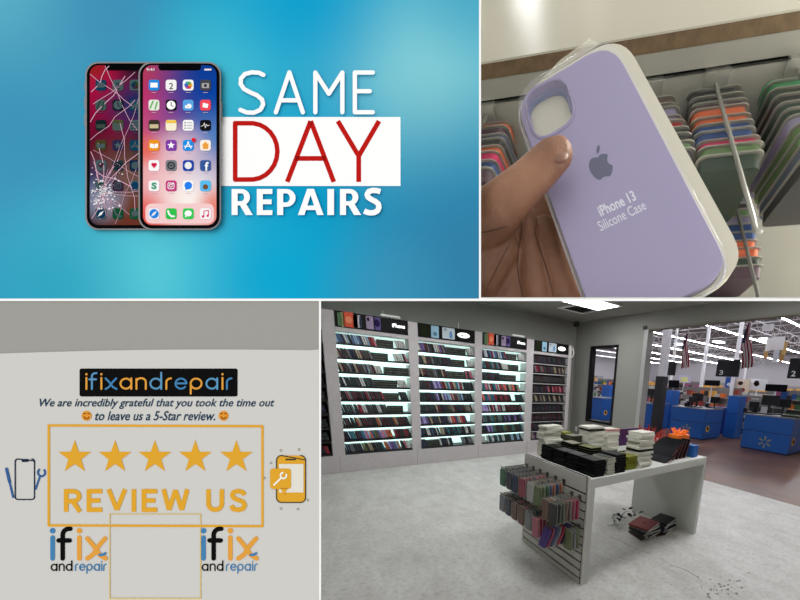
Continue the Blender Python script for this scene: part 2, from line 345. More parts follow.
                strokes(g, [[(-1.4,-2.6+j*2.7),(4,-2.6+j*2.7)] for j in range(3)], .5, mf2); colr = (150,150,160)
            elif k == (2,3): strokes(g, [[(-4,1),(-2,0),(-1,-2.4),(0,2.6),(1,-1),(2,.6),(4,0)]], .6, mf2); colr = (230,230,230)
            elif k == (3,0): P([(-4,-2),(0,-1.2),(0,3),(-4,2.2)]); P([(4,-2),(.4,-1.2),(.4,3),(4,2.2)])
            elif k in ((3,1),): P([(math.sin(j*PI/5)*(4 if j % 2 == 0 else 1.7), -math.cos(j*PI/5)*(4 if j % 2 == 0 else 1.7)) for j in range(10)])
            elif k == (3,2): strokes(g, [[(-3,3),(0.6,-3.4)], [(3,3),(-.6,-3.4)], [(-3.8,1),(3.8,1)]], 1, mf2)
            elif k == (3,3): P([(-3.6,0),(0,-3.6),(3.6,0),(2.6,0),(2.6,3.4),(-2.6,3.4),(-2.6,0)]); colr = (240,160,60)
            elif k == (4,0): P(disc(-1.2,-1.2,1.6,10)); P(disc(1.2,-1.2,1.6,10)); P([(-2.7,-.6),(2.7,-.6),(0,2.8)]); colr = (225,40,80)
            elif k == (4,1): strokes(g, [arc(0,0,3.2,3.2,0,360,14)], 1.2, mf2); P(disc(0,0,1.2)); colr = (50,52,58)
            elif k == (4,2): P(disc(0,0,3.6)); colr = (240,240,240)
            elif k == (4,3): text_into(g, 'f', mf2, -.6, -3.6, 3.2, 5.2, bold=.03)
            elif k == (5,0): text_into(g, 'S', mf2, -2.6, -3.4, 2.6, 3.4, bold=.05); colr = (60,160,120)
            elif k == (5,1): strokes(g, [rrect(-3,-3,3,3,1.4,3)+[(3,-1.6)], arc(0,0,1.5,1.5,0,360,12)], .7, mf2)
            elif k == (5,2): P(disc(0,-.3,3.8)); P([(-2.6,1.6),(-.6,3),(-2.8,4.4)]); colr = (40,130,240)
            elif k == (5,3): P(disc(0,1,2.6)); colr = (120,80,50)
            elif k == (6,0): P(disc(0,0,4.6)); h = MB(); h.add([fn(x+a, y+b, w+.0002) for a, b in ((3,-3),(.9,.9),(-3,3),(-.9,-.9))], [(0,1,2,3)]); h.build('needle', flat((240,240,240)), ic); colr = (40,130,225)
            elif k == (6,1): strokes(g, [[(-3,-2.6),(-2,.4),(.4,2.6),(3,2.6)]], 1.8, mf2)
            elif k == (6,2): P(disc(0,-.3,3.6,ry=3)); P([(-2.8,1),(-.6,2.4),(-3.2,3.6)])
            elif k == (6,3): strokes(g, [[(-1.6,2.8),(-1.6,-2.6),(3,-3.4),(3,1.8)]], .8, mf2); P(disc(-2.4,2.8,1.3,8)); P(disc(2.2,2,1.3,8)); colr = (225,60,110)
            if g.v: g.build('symbol', flat(T(lin_c(colr))), ic)
            if r < 6:
                n = MB(); strokes(n, [[(x-2.4,y+7.4),(x+2.4,y+7.4)]], .45, mf, False); n.build('icon_caption', flat(T((215,190,205))), o)
    if not cracked:
        n = MB(); n.add([fn(a, b, w+.0003) for a, b in disc(xs[2]+5.4, ys[3]-5.4, 2.1, 12)][::-1], [list(range(12))]); n.build('badge', flat((230,30,40)), o)
        n = MB(); text_into(n, '9:41', mf, u0+8, 68, u0+16, 71, bold=.02); n.build('status_clock', flat((235,225,235)), o); n = MB(); strokes(n, [[(u0+66,69.6),(u0+73,69.6)]], 1.8, mf, False); n.build('battery_mark', flat((235,225,235)), o)
        n = MB(); plate(n, fn, rrect(u0+7, 203.5, u1-7, 223.5, 6, 4), top+.00004, top+.00008); n.build('dock', flat((246,206,206)), o)
    else:
        rr = random.Random(4); n = MB()
        hub = (u0+17, 193)
        for k in range(30):
            a = rr.uniform(0, 2*PI); L = rr.uniform(18, 120); p = hub; pts = [p]
            if math.sin(a) > .2: L *= .3
            for j in range(6):
                a += rr.uniform(-.22,.22); p = (p[0]+math.cos(a)*L/6, p[1]+math.sin(a)*L/6)
                if not (u0+5 < p[0] < u0+60 and 67 < p[1] < 224): break
                pts.append(p)
            if len(pts) > 1: strokes(n, [pts], rr.choice((.3,.4,.7)), mf, False)
        for a, b, c, d in ((4,74,50,108),(8,104,50,72),(6,92,24,66),(20,66,52,130),(4,140,50,100),(8,150,56,178),(4,122,40,76),(30,224,56,150),(34,120,50,215),(10,170,50,190)):
            pts = [(u0+max(5,a)+(c-max(5,a))*t/5+(rr.uniform(-2.6,2.6) if 0 < t < 5 else 0), b+(d-b)*t/5+(rr.uniform(-2.6,2.6) if 0 < t < 5 else 0)) for t in range(6)]
            strokes(n, [pts], rr.choice((.35,.55,.8)), mf, False)
        n.build('glass_cracks', flat((218,170,190)), o)['label'] = 'pale web of cracks in the glass'
        n = MB()
        for k in range(120):
            a = rr.uniform(0, 2*PI); L = abs(rr.gauss(0, 9.5)); x, y = hub[0]+math.cos(a)*L, hub[1]+math.sin(a)*L*1.2; q = rr.uniform(.4,1.9)
            if x < u0+6: continue
            n.add([fn(x+q*math.cos(t), y+q*math.sin(t), w+.00018) for t in (0, 2.1+rr.random(), 4.2)], [(0,2,1)])
        n.build('glass_chips', flat((225,222,230)), o)
def lin_c(c): return tuple(int(c[i:i+2], 16) for i in (0,2,4)) if isinstance(c, str) else c
phone(85.2, 'smartphone with shattered glass, half hidden behind the intact one', True)
phone(138.4, 'intact smartphone with bright app icons, in front of the cracked one', False)
# ------------------------------------------------------------------ lower-left paper
PAPER = mat('printed_paper', (207,206,201), .95, spec=0, bump=.05, bscale=90)
o, fn = on_wall('paper_sheet', 160, 600, 'white printed review sheet lying on the grey wall below the poster', 'paper')
mb = MB(); top = [(-40+k*10, 353.5-.010*(-40+k*10)-2.2*math.sin((k*10-40)/320*PI)) for k in range(37)]
plate(mb, fn, [(319.2, 640), (-40, 640)]+[p for p in top if p[0] < 319.2]+[(319.2, 349.4)], .0001, .0004)
sh = mb.build('sheet', PAPER, o)
z = .00052
mf = lambda a, b: fn(a, b, z); mg = lambda a, b: fn(a, b, z+.0001)
YEL = flat((224,166,50)); NAVY = flat((34,62,86)); BLK = flat((18,18,18)); BLU = flat((70,130,178)); BLU2 = flat((92,150,190)); ORA = flat((226,160,66))
def pp(mb, pts, w=z):
    n = len(pts); a = sum(pts[i][0]*pts[(i+1) % n][1]-pts[(i+1) % n][0]*pts[i][1] for i in range(n))
    if a > 0: pts = pts[::-1]
    mb.add([fn(p[0], p[1], w) for p in pts], [list(range(n))])
mb = MB(); pp(mb, rrect(79.5, 368.5, 237.5, 396.5, 2)); bd = mb.build('logo_badge', BLK, o)
bd['label'] = 'black badge with blue and orange lettering'
GL = {  # stroke letters, x-height 1
 'i': (.12, [[(.06,0),(.06,1)]], (.06,1.32)), 'n': (.75, [[(.05,0),(.05,.9)], [(.05,.62)]+arc(.36,.64,.31,.33,170,0,8)+[(.67,0)]], None),
 'f': (.5, [[(.12,0),(.12,1.1)]+arc(.38,1.12,.26,.3,180,80,6), [(-.04,.86),(.4,.86)]], None),
 'x': (.8, [[(.04,0),(.26,.18),(.5,.62),(.74,.95)], [(.04,.95),(.28,.62),(.52,.18),(.76,0)]], None),
 'a': (.85, [arc(.4,.48,.36,.45,0,360,18), [(.76,0),(.76,.95)]], None), 'd': (.85, [arc(.4,.48,.36,.45,0,360,18), [(.76,0),(.76,1.45)]], None),
 'r': (.45, [[(.05,0),(.05,.6)]+arc(.36,.6,.31,.35,175,90,6)], None), 'e': (.8, [[(.04,.5),(.74,.5)]+arc(.39,.48,.36,.45,5,320,16)], None),
 'p': (.85, [[(.04,-.42),(.04,.5)], arc(.4,.48,.36,.45,0,360,18)], None)}
def glyphs(word, u0, u1, vb, xh, w, cols, par, gap=.2, mapf=None, name='letter', dots=None):
    tot = sum(GL[c][0] for c in word)+gap*(len(word)-1); k = (u1-u0)/tot; x = u0
    for i, c in enumerate(word):
        g = MB(); strokes(g, [[(x+p[0]*k, vb-p[1]*xh) for p in L] for L in GL[c][1]], w, mapf or mg)
        if GL[c][2]: q = disc(x+GL[c][2][0]*k, vb-GL[c][2][1]*xh, w*.62, 12); g.add([(mapf or mg)(*t) for t in q], [list(range(12))])
        g.build(name, cols[i % len(cols)] if isinstance(cols, list) else cols, par); x += (GL[c][0]+gap)*k
glyphs('ifixandrepair', 85.5, 233, 389, 11.2, 1.9, [ORA,BLU2,ORA,BLU,ORA,ORA,BLU2,ORA,BLU,ORA,BLU2,ORA,BLU], bd, .18)
mb = MB(); text_into(mb, 'We are incredibly grateful that you took the time out', mf, 39.5, 398.5, 274.5, 409, bold=.012, shear=.3)
text_into(mb, 'to leave us a 5-Star review.', mf, 95, 411, 215, 420.5, bold=.012, shear=.3); mb.build('printed_message', NAVY, o)
for cx in (86.5, 223.5):
    mb = MB(); pp(mb, disc(cx, 415.8, 5, 20)); e = mb.build('smiling_emoji', flat((226,150,52)), o)
    mb = MB(); strokes(mb, [arc(cx, 415.8, 2.6, 3, 20, 160, 6), [(cx-3,413.8),(cx-1.2,413.4)], [(cx+1.2,413.4),(cx+3,413.8)]], .8, mg); mb.build('face', flat((110,55,30)), e)
mb = MB(); fr = [(48.6,425.4),(262.4,426.2),(262.4,526.2),(48.6,525.4)]
for i in range(4): strokes(mb, [[fr[i], fr[(i+1) % 4]]], 2.4, mf)
mb.build('yellow_border', YEL, o)
for cx in (74.7, 115, 154.8, 195.3, 236.3):
    mb = MB(); pp(mb, [(cx+math.sin(j*PI/5)*(17.2 if j % 2 == 0 else 6.8), 457.2-math.cos(j*PI/5)*(17.2 if j % 2 == 0 else 6.8)) for j in range(10)]); mb.build('rating_star', YEL, o)
CAPS = {'R': (.62, [[(.1,0),(.1,1)], [(.1,.91),(.34,.91)]+arc(.34,.69,.19,.22,90,-90,8)+[(.1,.47)], [(.32,.47),(.56,0)]]), 'E': (.56, [[(.1,0),(.1,1)], [(.1,.91),(.54,.91)], [(.1,.5),(.48,.5)], [(.1,.09),(.54,.09)]]),
 'V': (.66, [[(.06,1),(.33,.08)], [(.6,1),(.33,.08)]]), 'I': (.2, [[(.1,0),(.1,1)]]), 'W': (.9, [[(.06,1),(.24,.08)], [(.24,.08),(.45,.96)], [(.45,.96),(.66,.08)], [(.66,.08),(.84,1)]]),
 'U': (.64, [[(.1,1),(.1,.34)]+arc(.32,.34,.22,.25,180,360,8)+[(.54,1)]]), 'S': (.6, [[(.52,.74),(.46,.87),(.3,.92),(.15,.86),(.11,.73),(.17,.6),(.32,.52),(.47,.44),(.53,.29),(.46,.13),(.3,.08),(.14,.13),(.08,.28)]]), ' ': (.28, [])}
tot = sum(CAPS[c][0] for c in 'REVIEW US')+.13*8; x = 63; k = 184/tot
for c in 'REVIEW US':
    if c != ' ':
        mb = MB(); strokes(mb, [[(x+p[0]*k, 511.8-p[1]*22.6) for p in L] for L in CAPS[c][1]], 4.6, mf, False); mb.build('heading_letter', YEL, o)
    x += (CAPS[c][0]+.13)*k
# frame that bordered the square code
mb = MB(); q = [(109.6,514),(200.4,514),(200.4,598.4),(109.6,598.4)]
for i in range(4): strokes(mb, [[q[i], q[(i+1) % 4]]], .9, mg)
mb.build('thin_square_border', flat((222,190,110)), o)
for x0 in (51, 202):
    glyphs('ifix', x0, x0+55.5, 558.5, 21, 4.6, [BLU, BLK, ORA, ORA], o, .22, mf, 'logo_letter')
    g = MB(); strokes(g, [arc(x0+50, 543, 8, 12, 60, 100, 4)], 2.6, mg); g.build('logo_letter', BLU, o)
    glyphs('and', x0, x0+21.5, 570.5, 6.6, 1.3, BLK, o, .18, mf, 'logo_letter'); glyphs('repair', x0+24, x0+55.5, 570.5, 6.6, 1.2, BLU, o, .18, mf, 'logo_letter')
# left pictogram: phone with screwdriver and wrench
LB = flat((58,96,150))
mb = MB(); strokes(mb, [rrect(15.2,459,34.4,499.5,2.6,4)+[(34.4,461)]], 1.2, mf); pp(mb, [(21,459),(29,459),(28,462),(22,462)]); mb.build('phone_pictogram', flat((30,44,66)), o)
mb = MB(); strokes(mb, [[(6.5,469),(9.5,482)]], 3.2, mf); strokes(mb, [[(9.5,482),(13,497)]], 2.2, mf); mb.build('screwdriver_pictogram', LB, o)
mb = MB(); strokes(mb, [[(35.5,489),(40,476)], arc(41.5,472.5,3.6,3.8,-40,230,10)], 2.0, mf); mb.build('wrench_pictogram', LB, o)
# right pictogram: yellow phone with a wrench bubble
mb = MB(); pp(mb, rrect(276.5,455.5,305.5,502.5,5,5)); a = mb.build('yellow_phone_pictogram', YEL, o)
mb = MB(); strokes(mb, [rrect(276.5,455.5,305.5,502.5,5,5)+[(305.5,460)]], 1.0, mg); strokes(mb, [[(286,459.5),(295,459.5)]], 1.6, mg); mb.build('outline', flat((70,64,48)), a)
mb = MB(); pp(mb, [(279,464),(303.5,464),(303.5,492.5),(279,492.5)], z+.0001); mb.build('blank_screen', flat((226,222,210)), a)
mb = MB(); pp(mb, rrect(270,468.5,291,489,3), z+.0002); pp(mb, [(280,488),(288,488),(284,495)], z+.0002); b = mb.build('wrench_bubble', YEL, o)
mb = MB(); strokes(mb, [[(274,485),(281,478)], arc(283.5,475.5,3,3,-20,260,8)], 1.8, lambda p, q: fn(p, q, z+.0003)); mb.build('wrench', flat((245,240,228)), b)
mb = MB()
for cx, cy in ((281,450.5),(299,449.5),(271,463),(308,500),(281,508.5),(298,509),(264.5,478)): strokes(mb, [arc(cx,cy,1,1,0,360,8)], .5, mf)
mb.build('sparkle_dots', flat((150,140,110)), o)
NICHE_W = 12; NICHE_W2 = 32
ROOM_E, CAB_E, STRIP_E = 20.0, .85, 54.0
# ================================================================== NICHE behind the upper-right opening: accessory table seen from above, a hand holding a case
NX, NN, NZ = Vector((.9865,-.0300,.1605)), Vector((.1004,.8906,-.4436)), Vector((-.1297,.4537,.8816))
NX.normalize(); NN = (NN-NN.dot(NX)*NX).normalized(); NZ = NX.cross(NN).normalized()
NR = Matrix((-NX, -NN, NZ)).transposed()      # local x: along the rail to the left, y: out of the face, z: up
NO = ray(717, 75)*.45
NW = RC @ NR
def nw(x, y, z): return CP + RC @ (NO + NR @ Vector((x, y, z)))
def nproj(x, y, z): return proj(nw(x, y, z))
NM = Matrix.Translation(CP + RC @ NO) @ NW.to_4x4()
SLN = RC @ Vector((0, F, -(PY-301.0)))       # normal of the plane through the eye and picture row 301 (pointing up)
SLN = (RC @ Vector((0, 1, 0))*F + RC @ Vector((0, 0, 1))*(PY-301.0)).normalized()
def ncut(o):                                  # trims a world-space mesh where the niche shelf ends it
    cut(o, CP + SLN*.0004, SLN)
def nbuild(mb, name, mats, parent=None, smooth=False, trim=True, bevel=0):
    """builds a mesh given in niche coordinates; trims it at the sill, then hands it its parent"""
    mb2 = mb; o = mb2.build(name, mats, None, smooth)
    o.data.transform(NM)
    if trim: ncut(o)
    if not len(o.data.vertices): bpy.data.objects.remove(o); return None
    if parent is not None:
        o.data.transform((Matrix.Translation(parent.location) @ parent.rotation_euler.to_matrix().to_4x4()).inverted()); o.parent = parent
    else:
        c = sum((v.co for v in o.data.vertices), Vector())/len(o.data.vertices); o.data.transform(Matrix.Translation(-c)); o.location = c
    if bevel: b = o.modifiers.new('bevel', 'BEVEL'); b.width = bevel; b.segments = 2; b.limit_method = 'ANGLE'
    return o
# added enclosure keeping niche and shop light apart: sill, back and side panels
PAN = mat('niche_panel_paint', (205,205,200), .8)
def cwall(name, pts_a, off, m):
    mb = MB(); mb.hexa(pts_a, [p+off for p in pts_a]); return struct(mb.build(name, m))
zs = lambda d: (PY-300.2)/F*d
sill = [cw(-.5, zs(D+.004), D+.004), cw(1.5, zs(D+.004), D+.004), cw(1.5, zs(1.34), 1.34), cw(-.5, zs(1.34), 1.34)]
cwall('trim_4', sill, RC @ Vector((0, .0012, .0003)), PAN)
cwall('wall_added_back', [cw(-.5, zs(1.34), 1.34), cw(1.5, zs(1.34), 1.34), cw(1.5, 2.6, 1.34), cw(-.5, 2.6, 1.34)], RC @ Vector((0,0,-.01)), PAN)
cwall('wall_added_left', [cw(-.5, zs(D), D+.004), cw(-.5, zs(1.34), 1.34), cw(-.5, 2.6, 1.34), cw(-.5, 2.6, D+.004)], RC @ Vector((-.01,0,0)), PAN)
cwall('wall_added_right', [cw(1.5, zs(D), D+.004), cw(1.5, zs(1.34), 1.34), cw(1.5, 2.6, 1.34), cw(1.5, 2.6, D+.004)], RC @ Vector((.01,0,0)), PAN)
# accessory table: glossy white top, brown board edge, slatted face
LAM = mat('white_laminate', (216,214,204), .28, spec=.5); MDF = mat('brown_board_edge', (134,112,87), .8, noise=.25, nscale=90)
SLT = mat('grey_slatwall', (172,172,165), .6); GRV = mat('slat_groove', (24,22,20), .8)
t = thing('accessory_table', nw(0, 0, -.3), 'white-topped slatwall table with a brown board edge, behind the held phone case', 'display table')
mb = MB(); mb.box((-1.0,-.55,.0445),(.62,0,.0465)); nbuild(mb, 'tabletop', LAM, t)
mb = MB(); mb.box((-1.0,-.55,.030),(.62,.001,.0444)); nbuild(mb, 'board_edge', MDF, t)
mb = MB(); z = .0295
for zz in (.0085, -.067, -.61):
    mb.box((-1.0,-.012,zz),(.62,0,z)); z = zz-.005
nbuild(mb, 'slat_panel', SLT, t)
mb = MB(); mb.box((-1.0,-.02,-.6),(.62,-.0125,.0295)); nbuild(mb, 'groove_backing', GRV, t)
fl = MB(); fl.box((-.95,-.6,-.62),(.62,.9,-.61)); f = nbuild(fl, 'floor', mat('grey_concrete', (178,178,172), .7, noise=.22, nscale=7)); struct(f)
# hanging packages
CLR = mat('clear_blister', (235,236,232), .12, spec=.6, alpha=.07)
RIM = mat('blister_rim', (192,190,182), .3, alpha=.85)
PAL = {'orange': (236,110,60), 'blue': (34,78,150), 'pink': (228,30,110), 'sage green': (116,150,96), 'dark green': (44,66,52), 'charcoal': (52,54,58), 'plum': (86,56,76), 'green': (64,160,100), 'forest green': (42,74,62),
       'lilac': (160,152,190), 'red': (190,36,40), 'brown': (112,86,74), 'black': (34,34,38), 'grey blue': (104,118,140), 'navy': (36,48,84)}
def npack(x, y, z, w, h, cname, where, hook, tilt=0.0):
    T = Matrix.Translation(Vector((x, y, z))) @ Matrix.Rotation(tilt, 4, 'X')
    o = thing('phone_case_package', nw(x, y, z), 'packaged %s phone case, %s' % (cname, where), 'phone case', 'packages hanging from %s' % hook, NW)
    mb = MB(); mb.T = T @ Matrix.Rotation(-PI/2, 4, 'X') @ Matrix.Translation(Vector((0,h/2+.004,0)))
    mb.prism(rrect(-w/2+.002, -h/2+.002, w/2-.002, h/2-.002, .010), -.0055, .0092)
    if nbuild(mb, 'phone_case', mat('case_'+cname.replace(' ', '_'), PAL[cname], .55), o) is None:
        bpy.data.objects.remove(o); return
    mb = MB(); mb.T = T @ Matrix.Rotation(-PI/2, 4, 'X') @ Matrix.Translation(Vector((0,h/2+.004,0)))
    mb.prism(rrect(-w/2+.001, -h/2, w/2-.001, h/2, .011), -.0060, .0100); nbuild(mb, 'blister', CLR, o)
    mb = MB(); mb.T = T @ Matrix.Rotation(-PI/2, 4, 'X') @ Matrix.Translation(Vector((0,h/2+.004,0)))
    mb.prism(rrect(-w/2-.0015, -h/2-.0015, w/2+.0015, h/2+.0015, .011), -.0072, -.0060); nbuild(mb, 'card_rim', RIM, o)
CHR = mat('bright_chrome', (205,205,202), .25, metal=.6)
def nhook(x, z, L, label):
    o = thing('display_hook', nw(x, 0, z), label, 'hook', 'chrome hooks in the slatted face', NW)
    mb = MB(); mb.box((x-.016,.001,z-.028),(x+.016,.003,z+.006)); mb.box((x-.016,-.009,z+.004),(x+.016,.012,z+.0065)); nbuild(mb, 'hook_plate', CHR, o)
    mb = MB(); mb.tube([(x,.003,z-.008),(x,L-.03,z-.008),(x,L-.012,z-.009),(x,L,z-.004)], .0026, 8); nbuild(mb, 'rod', CHR, o, smooth=True)
ords = ['rearmost', 'second from the back', 'third from the back', 'fourth from the back', 'fifth from the back', 'sixth from the back', 'seventh from the back', 'eighth from the back', 'ninth from the back', 'tenth from the back', 'foremost']
def nrow(x, z, L, cols, y0, dy, w, h, name, place, dx=0):
    nhook(x, z, L, 'chrome wire hook carrying %s' % place)
    for i, c in enumerate(cols):
        npack(x+dx*i+random.uniform(-.002,.002), y0+dy*i, z-.011-random.uniform(0,.003), w, h, c, '%s on %s' % (ords[i] if i < len(cols)-1 else 'foremost', name), name, random.uniform(-.02,.02)-.6)
nrow(0, 0, .358, ['charcoal','charcoal','plum','orange','orange','blue','blue','pink','sage green','dark green'], .014, .0208, .072, .12, 'the middle chrome hook', 'the stack with the pink case')
nrow(-.103, .002, .34, ['green','green','dark green','black','forest green','forest green','lilac','sage green','sage green','grey blue','charcoal'], .006, .0205, .080, .13, 'the right chrome hook', 'the stack of green and lilac cases', -.0015)
nrow(.088, 0, .2, ['brown','brown','lilac','lilac','red','dark green','charcoal','sage green','charcoal'], .014, .0205, .070, .12, 'the hook behind the held case', 'brown and lilac cases behind the held case', -.002)
nrow(.338, .0, .2, ['orange','plum','blue','charcoal','orange','pink','blue','plum'], .02, .0205, .078, .12, 'the left chrome hook', 'the orange and blue stack by the thumb', .0)
nrow(-.058, -.125, .30, ['orange','grey blue','black','sage green','lilac','blue','blue','orange','orange','dark green','plum'], .02, .0200, .062, .10, 'the lower chrome hook', 'the lower stack over the floor', .001)
nhook(-.150, -.112, .25, 'empty chrome hook below the right stack')
# ------------------------------------------------------------------ the held phone case
HR = Matrix(((.91704203,-.37272977,-.14179716),(.38079861,.9240405,.03378715),(.11843284,-.0849804,.98931895)))
HO = Vector((.0266902,.14772391,-.18075103))
HN = HR.col[2]
def hp(u, v, w=0.0):           # picture point on the case face (or a plane w behind/in front), in case coordinates
    r = ray(u, v); t = HN.dot(HO+HN*w)/HN.dot(r)
    q = HR.transposed() @ (r*t-HO); return Vector((q.x, q.y))
HWM = Matrix.Translation(CP) @ RC.to_4x4() @ Matrix.Translation(HO) @ HR.to_4x4()
def hbuild(mb, name, m, parent, smooth=False, bevel=0, trim=True):
    o = mb.build(name, m, None, smooth); o.data.transform(HWM)
    if bevel:
        b = o.modifiers.new('bevel', 'BEVEL'); b.width = bevel; b.segments = 4; b.limit_method = 'ANGLE'; b.angle_limit = .9
        me = bpy.data.meshes.new_from_object(o.evaluated_get(bpy.context.evaluated_depsgraph_get())); o.modifiers.clear(); o.data = me
    if trim: ncut(o)
    o.data.transform((Matrix.Translation(parent.location) @ parent.rotation_euler.to_matrix().to_4x4()).inverted()); o.parent = parent
    return o
def quad_rr(tl, tr, br, bl, r, n=7, w=0.0):      # rounded corner outline through four picture corners
    P = [hp(*tl, w), hp(*tr, w), hp(*br, w), hp(*bl, w)]; out = []
    for i in range(4):
        c, a, b = P[i], P[i-1], P[(i+1) % 4]; da = (a-c).normalized(); db = (b-c).normalized()
        s, e = c+da*r, c+db*r
        for k in range(n+1):
            t = k/n; out.append(tuple((s*(1-t)**2+c*2*t*(1-t)+e*t*t)))
    return out
hc = thing('phone_case_package', CP+RC @ HO, 'lavender phone case in a clear package with a cream tray, held up in the hand', 'phone case', rot=RC @ HR)
LAV = mat('lavender_silicone', (146,136,171), .42, spec=.45, bump=.02, bscale=900)
CRM = mat('cream_tray', (206,202,182), .5)
q0 = quad_rr((514,99),(611,40),(733,272),(600,337), .017)
hole = quad_rr((523,96),(563,75),(577,119),(537,143), .0105)
def ring_prism(mb, outer, inner, z0, z1):
    # bridges an outer outline to an inner hole via bmesh fill
    bm = bmesh.new(); vo = [bm.verts.new((p[0], p[1], z1)) for p in outer]; vi = [bm.verts.new((p[0], p[1], z1)) for p in inner]
    es = [bm.edges.new((v[i], v[(i+1) % len(v)])) for v in (vo, vi) for i in range(len(v))]
    bmesh.ops.triangle_fill(bm, edges=es, use_beauty=True)
    top = bm.faces[:]; r = bmesh.ops.extrude_face_region(bm, geom=top)
    for e in r['geom']:
        if isinstance(e, bmesh.types.BMVert): e.co.z = z0
    bmesh.ops.recalc_face_normals(bm, faces=bm.faces[:])
    bm.verts.index_update(); mb.add([v.co.copy() for v in bm.verts], [[v.index for v in f.verts] for f in bm.faces]); bm.free()
mb = MB(); ring_prism(mb, q0, hole, -.0065, 0); hbuild(mb, 'phone_case', LAV, hc, bevel=.0022)['label'] = 'lavender silicone case'
# raised lip of the camera window
def scale_poly(P, k):
    c = sum((Vector(p) for p in P), Vector((0,0)))/len(P); return [tuple(c+(Vector(p)-c)*k) for p in P]
mb = MB(); L3 = [(p[0], p[1], .0001) for p in scale_poly(hole, 1.045)]; mb.tube(L3+L3[:2], .0009, 8, cap=False); hbuild(mb, 'camera_lip', LAV, hc, True)
mb = MB(); ring_prism(mb, scale_poly(hole, 1.01), scale_poly(hole, .93), -.0066, -.004); hbuild(mb, 'inner_lip', mat('blue_grey_lining', (122,130,168), .6), hc)
tr = quad_rr((516,98),(621,35),(749,267),(608,348), .019, w=-.006)
mb = MB(); mb.prism(tr, -.015, -.0070); hbuild(mb, 'tray', CRM, hc, bevel=.002)
tr2 = quad_rr((512,100),(618,37),(746,271),(606,345), .019, w=-.006)
mb = MB(); ring_prism(mb, scale_poly(tr, 1.0), scale_poly(q0, 1.008), -.0105, -.005); hbuild(mb, 'tray_rim', CRM, hc, bevel=.0012)
# clear shell
SHL = mat('clear_shell', (240,240,244), .08, alpha=.10, spec=.8)
mb = MB(); mb.prism(scale_poly(q0, 1.035), -.012, .0022); hbuild(mb, 'clear_shell', SHL, hc, bevel=.002)
lo = [(p[0], p[1], -.004) for p in scale_poly(q0, 1.04)]; mb = MB(); mb.tube(lo+lo[:1], .0007, 6, cap=False); hbuild(mb, 'shell_edge', mat('shell_edge', (225,225,230), .1, alpha=.5, spec=.9), hc, True)
# hang tab at the top
mb = MB(); a, b, c, d = hp(541,80,-.008), hp(600,43,-.008), hp(590,38,-.008), hp(560,60,-.008); mb.prism([tuple(a),tuple(b),tuple(c),tuple(d)], -.0086, -.0080); hbuild(mb, 'hang_tab', mat('clear_tab', (225,222,205), .1, alpha=.35, spec=.8), hc)
# emblem and words
INK = mat('slate_blue_print', (60,63,96), .7); GRY = mat('pale_grey_print', (214,214,224), .6)
z0 = .00012
def hmap(u, v): p = hp(u, v); return (p.x, p.y, z0)
AP = [(0,-4.2),(1.6,-5.2),(3.4,-5.3),(5.6,-4.6),(6.9,-3.2),(5.6,-1.6),(5.2,.4),(5.9,2.4),(7.7,3.8),(6.6,6.4),(4.9,8.6),(3.2,9.4),(1.6,8.8),(0,8.3),(-1.8,8.8),(-3.3,9.4),(-5.0,8.4),(-6.6,5.8),(-7.7,2.6),(-7.6,-.8),(-6.4,-3.4),(-4.3,-5.0),(-2.2,-5.0)]
th = math.radians(-20); ca, sa = math.cos(th), math.sin(th)
def amap(x, y, k=1.62): return hmap(600+(x*ca-y*sa)*k*.93, 164+(x*sa+y*ca)*k)
mb = MB(); mb.add([amap(x, y) for x, y in AP][::-1], [list(range(len(AP)))])
lf = [(.2,-6.0),(.4,-8.6),(1.6,-10.4),(3.4,-11.4),(3.4,-9.2),(2.2,-7.2)]; mb.add([amap(x, y) for x, y in lf][::-1], [list(range(6))]); hbuild(mb, 'apple_emblem', INK, hc)
def textline(body, a, b, hgt, bold, m, name):
    A, B = Vector(a), Vector(b); d = B-A; nrm = Vector((d.y, -d.x)).normalized()*hgt     # a->b baseline, text rises along nrm
    mb = MB(); text_into(mb, body, lambda x, y: hmap(*(A+d*x+nrm*y)), 0, 1, 1, 0, bold=bold); hbuild(mb, name, m, hc)
textline('iPhone 13', (601,217), (637,200), 11, .025, GRY, 'printed_words')
textline('Silicone Case', (601,231.5), (647,209), 10.2, 0.005, GRY, 'printed_words')
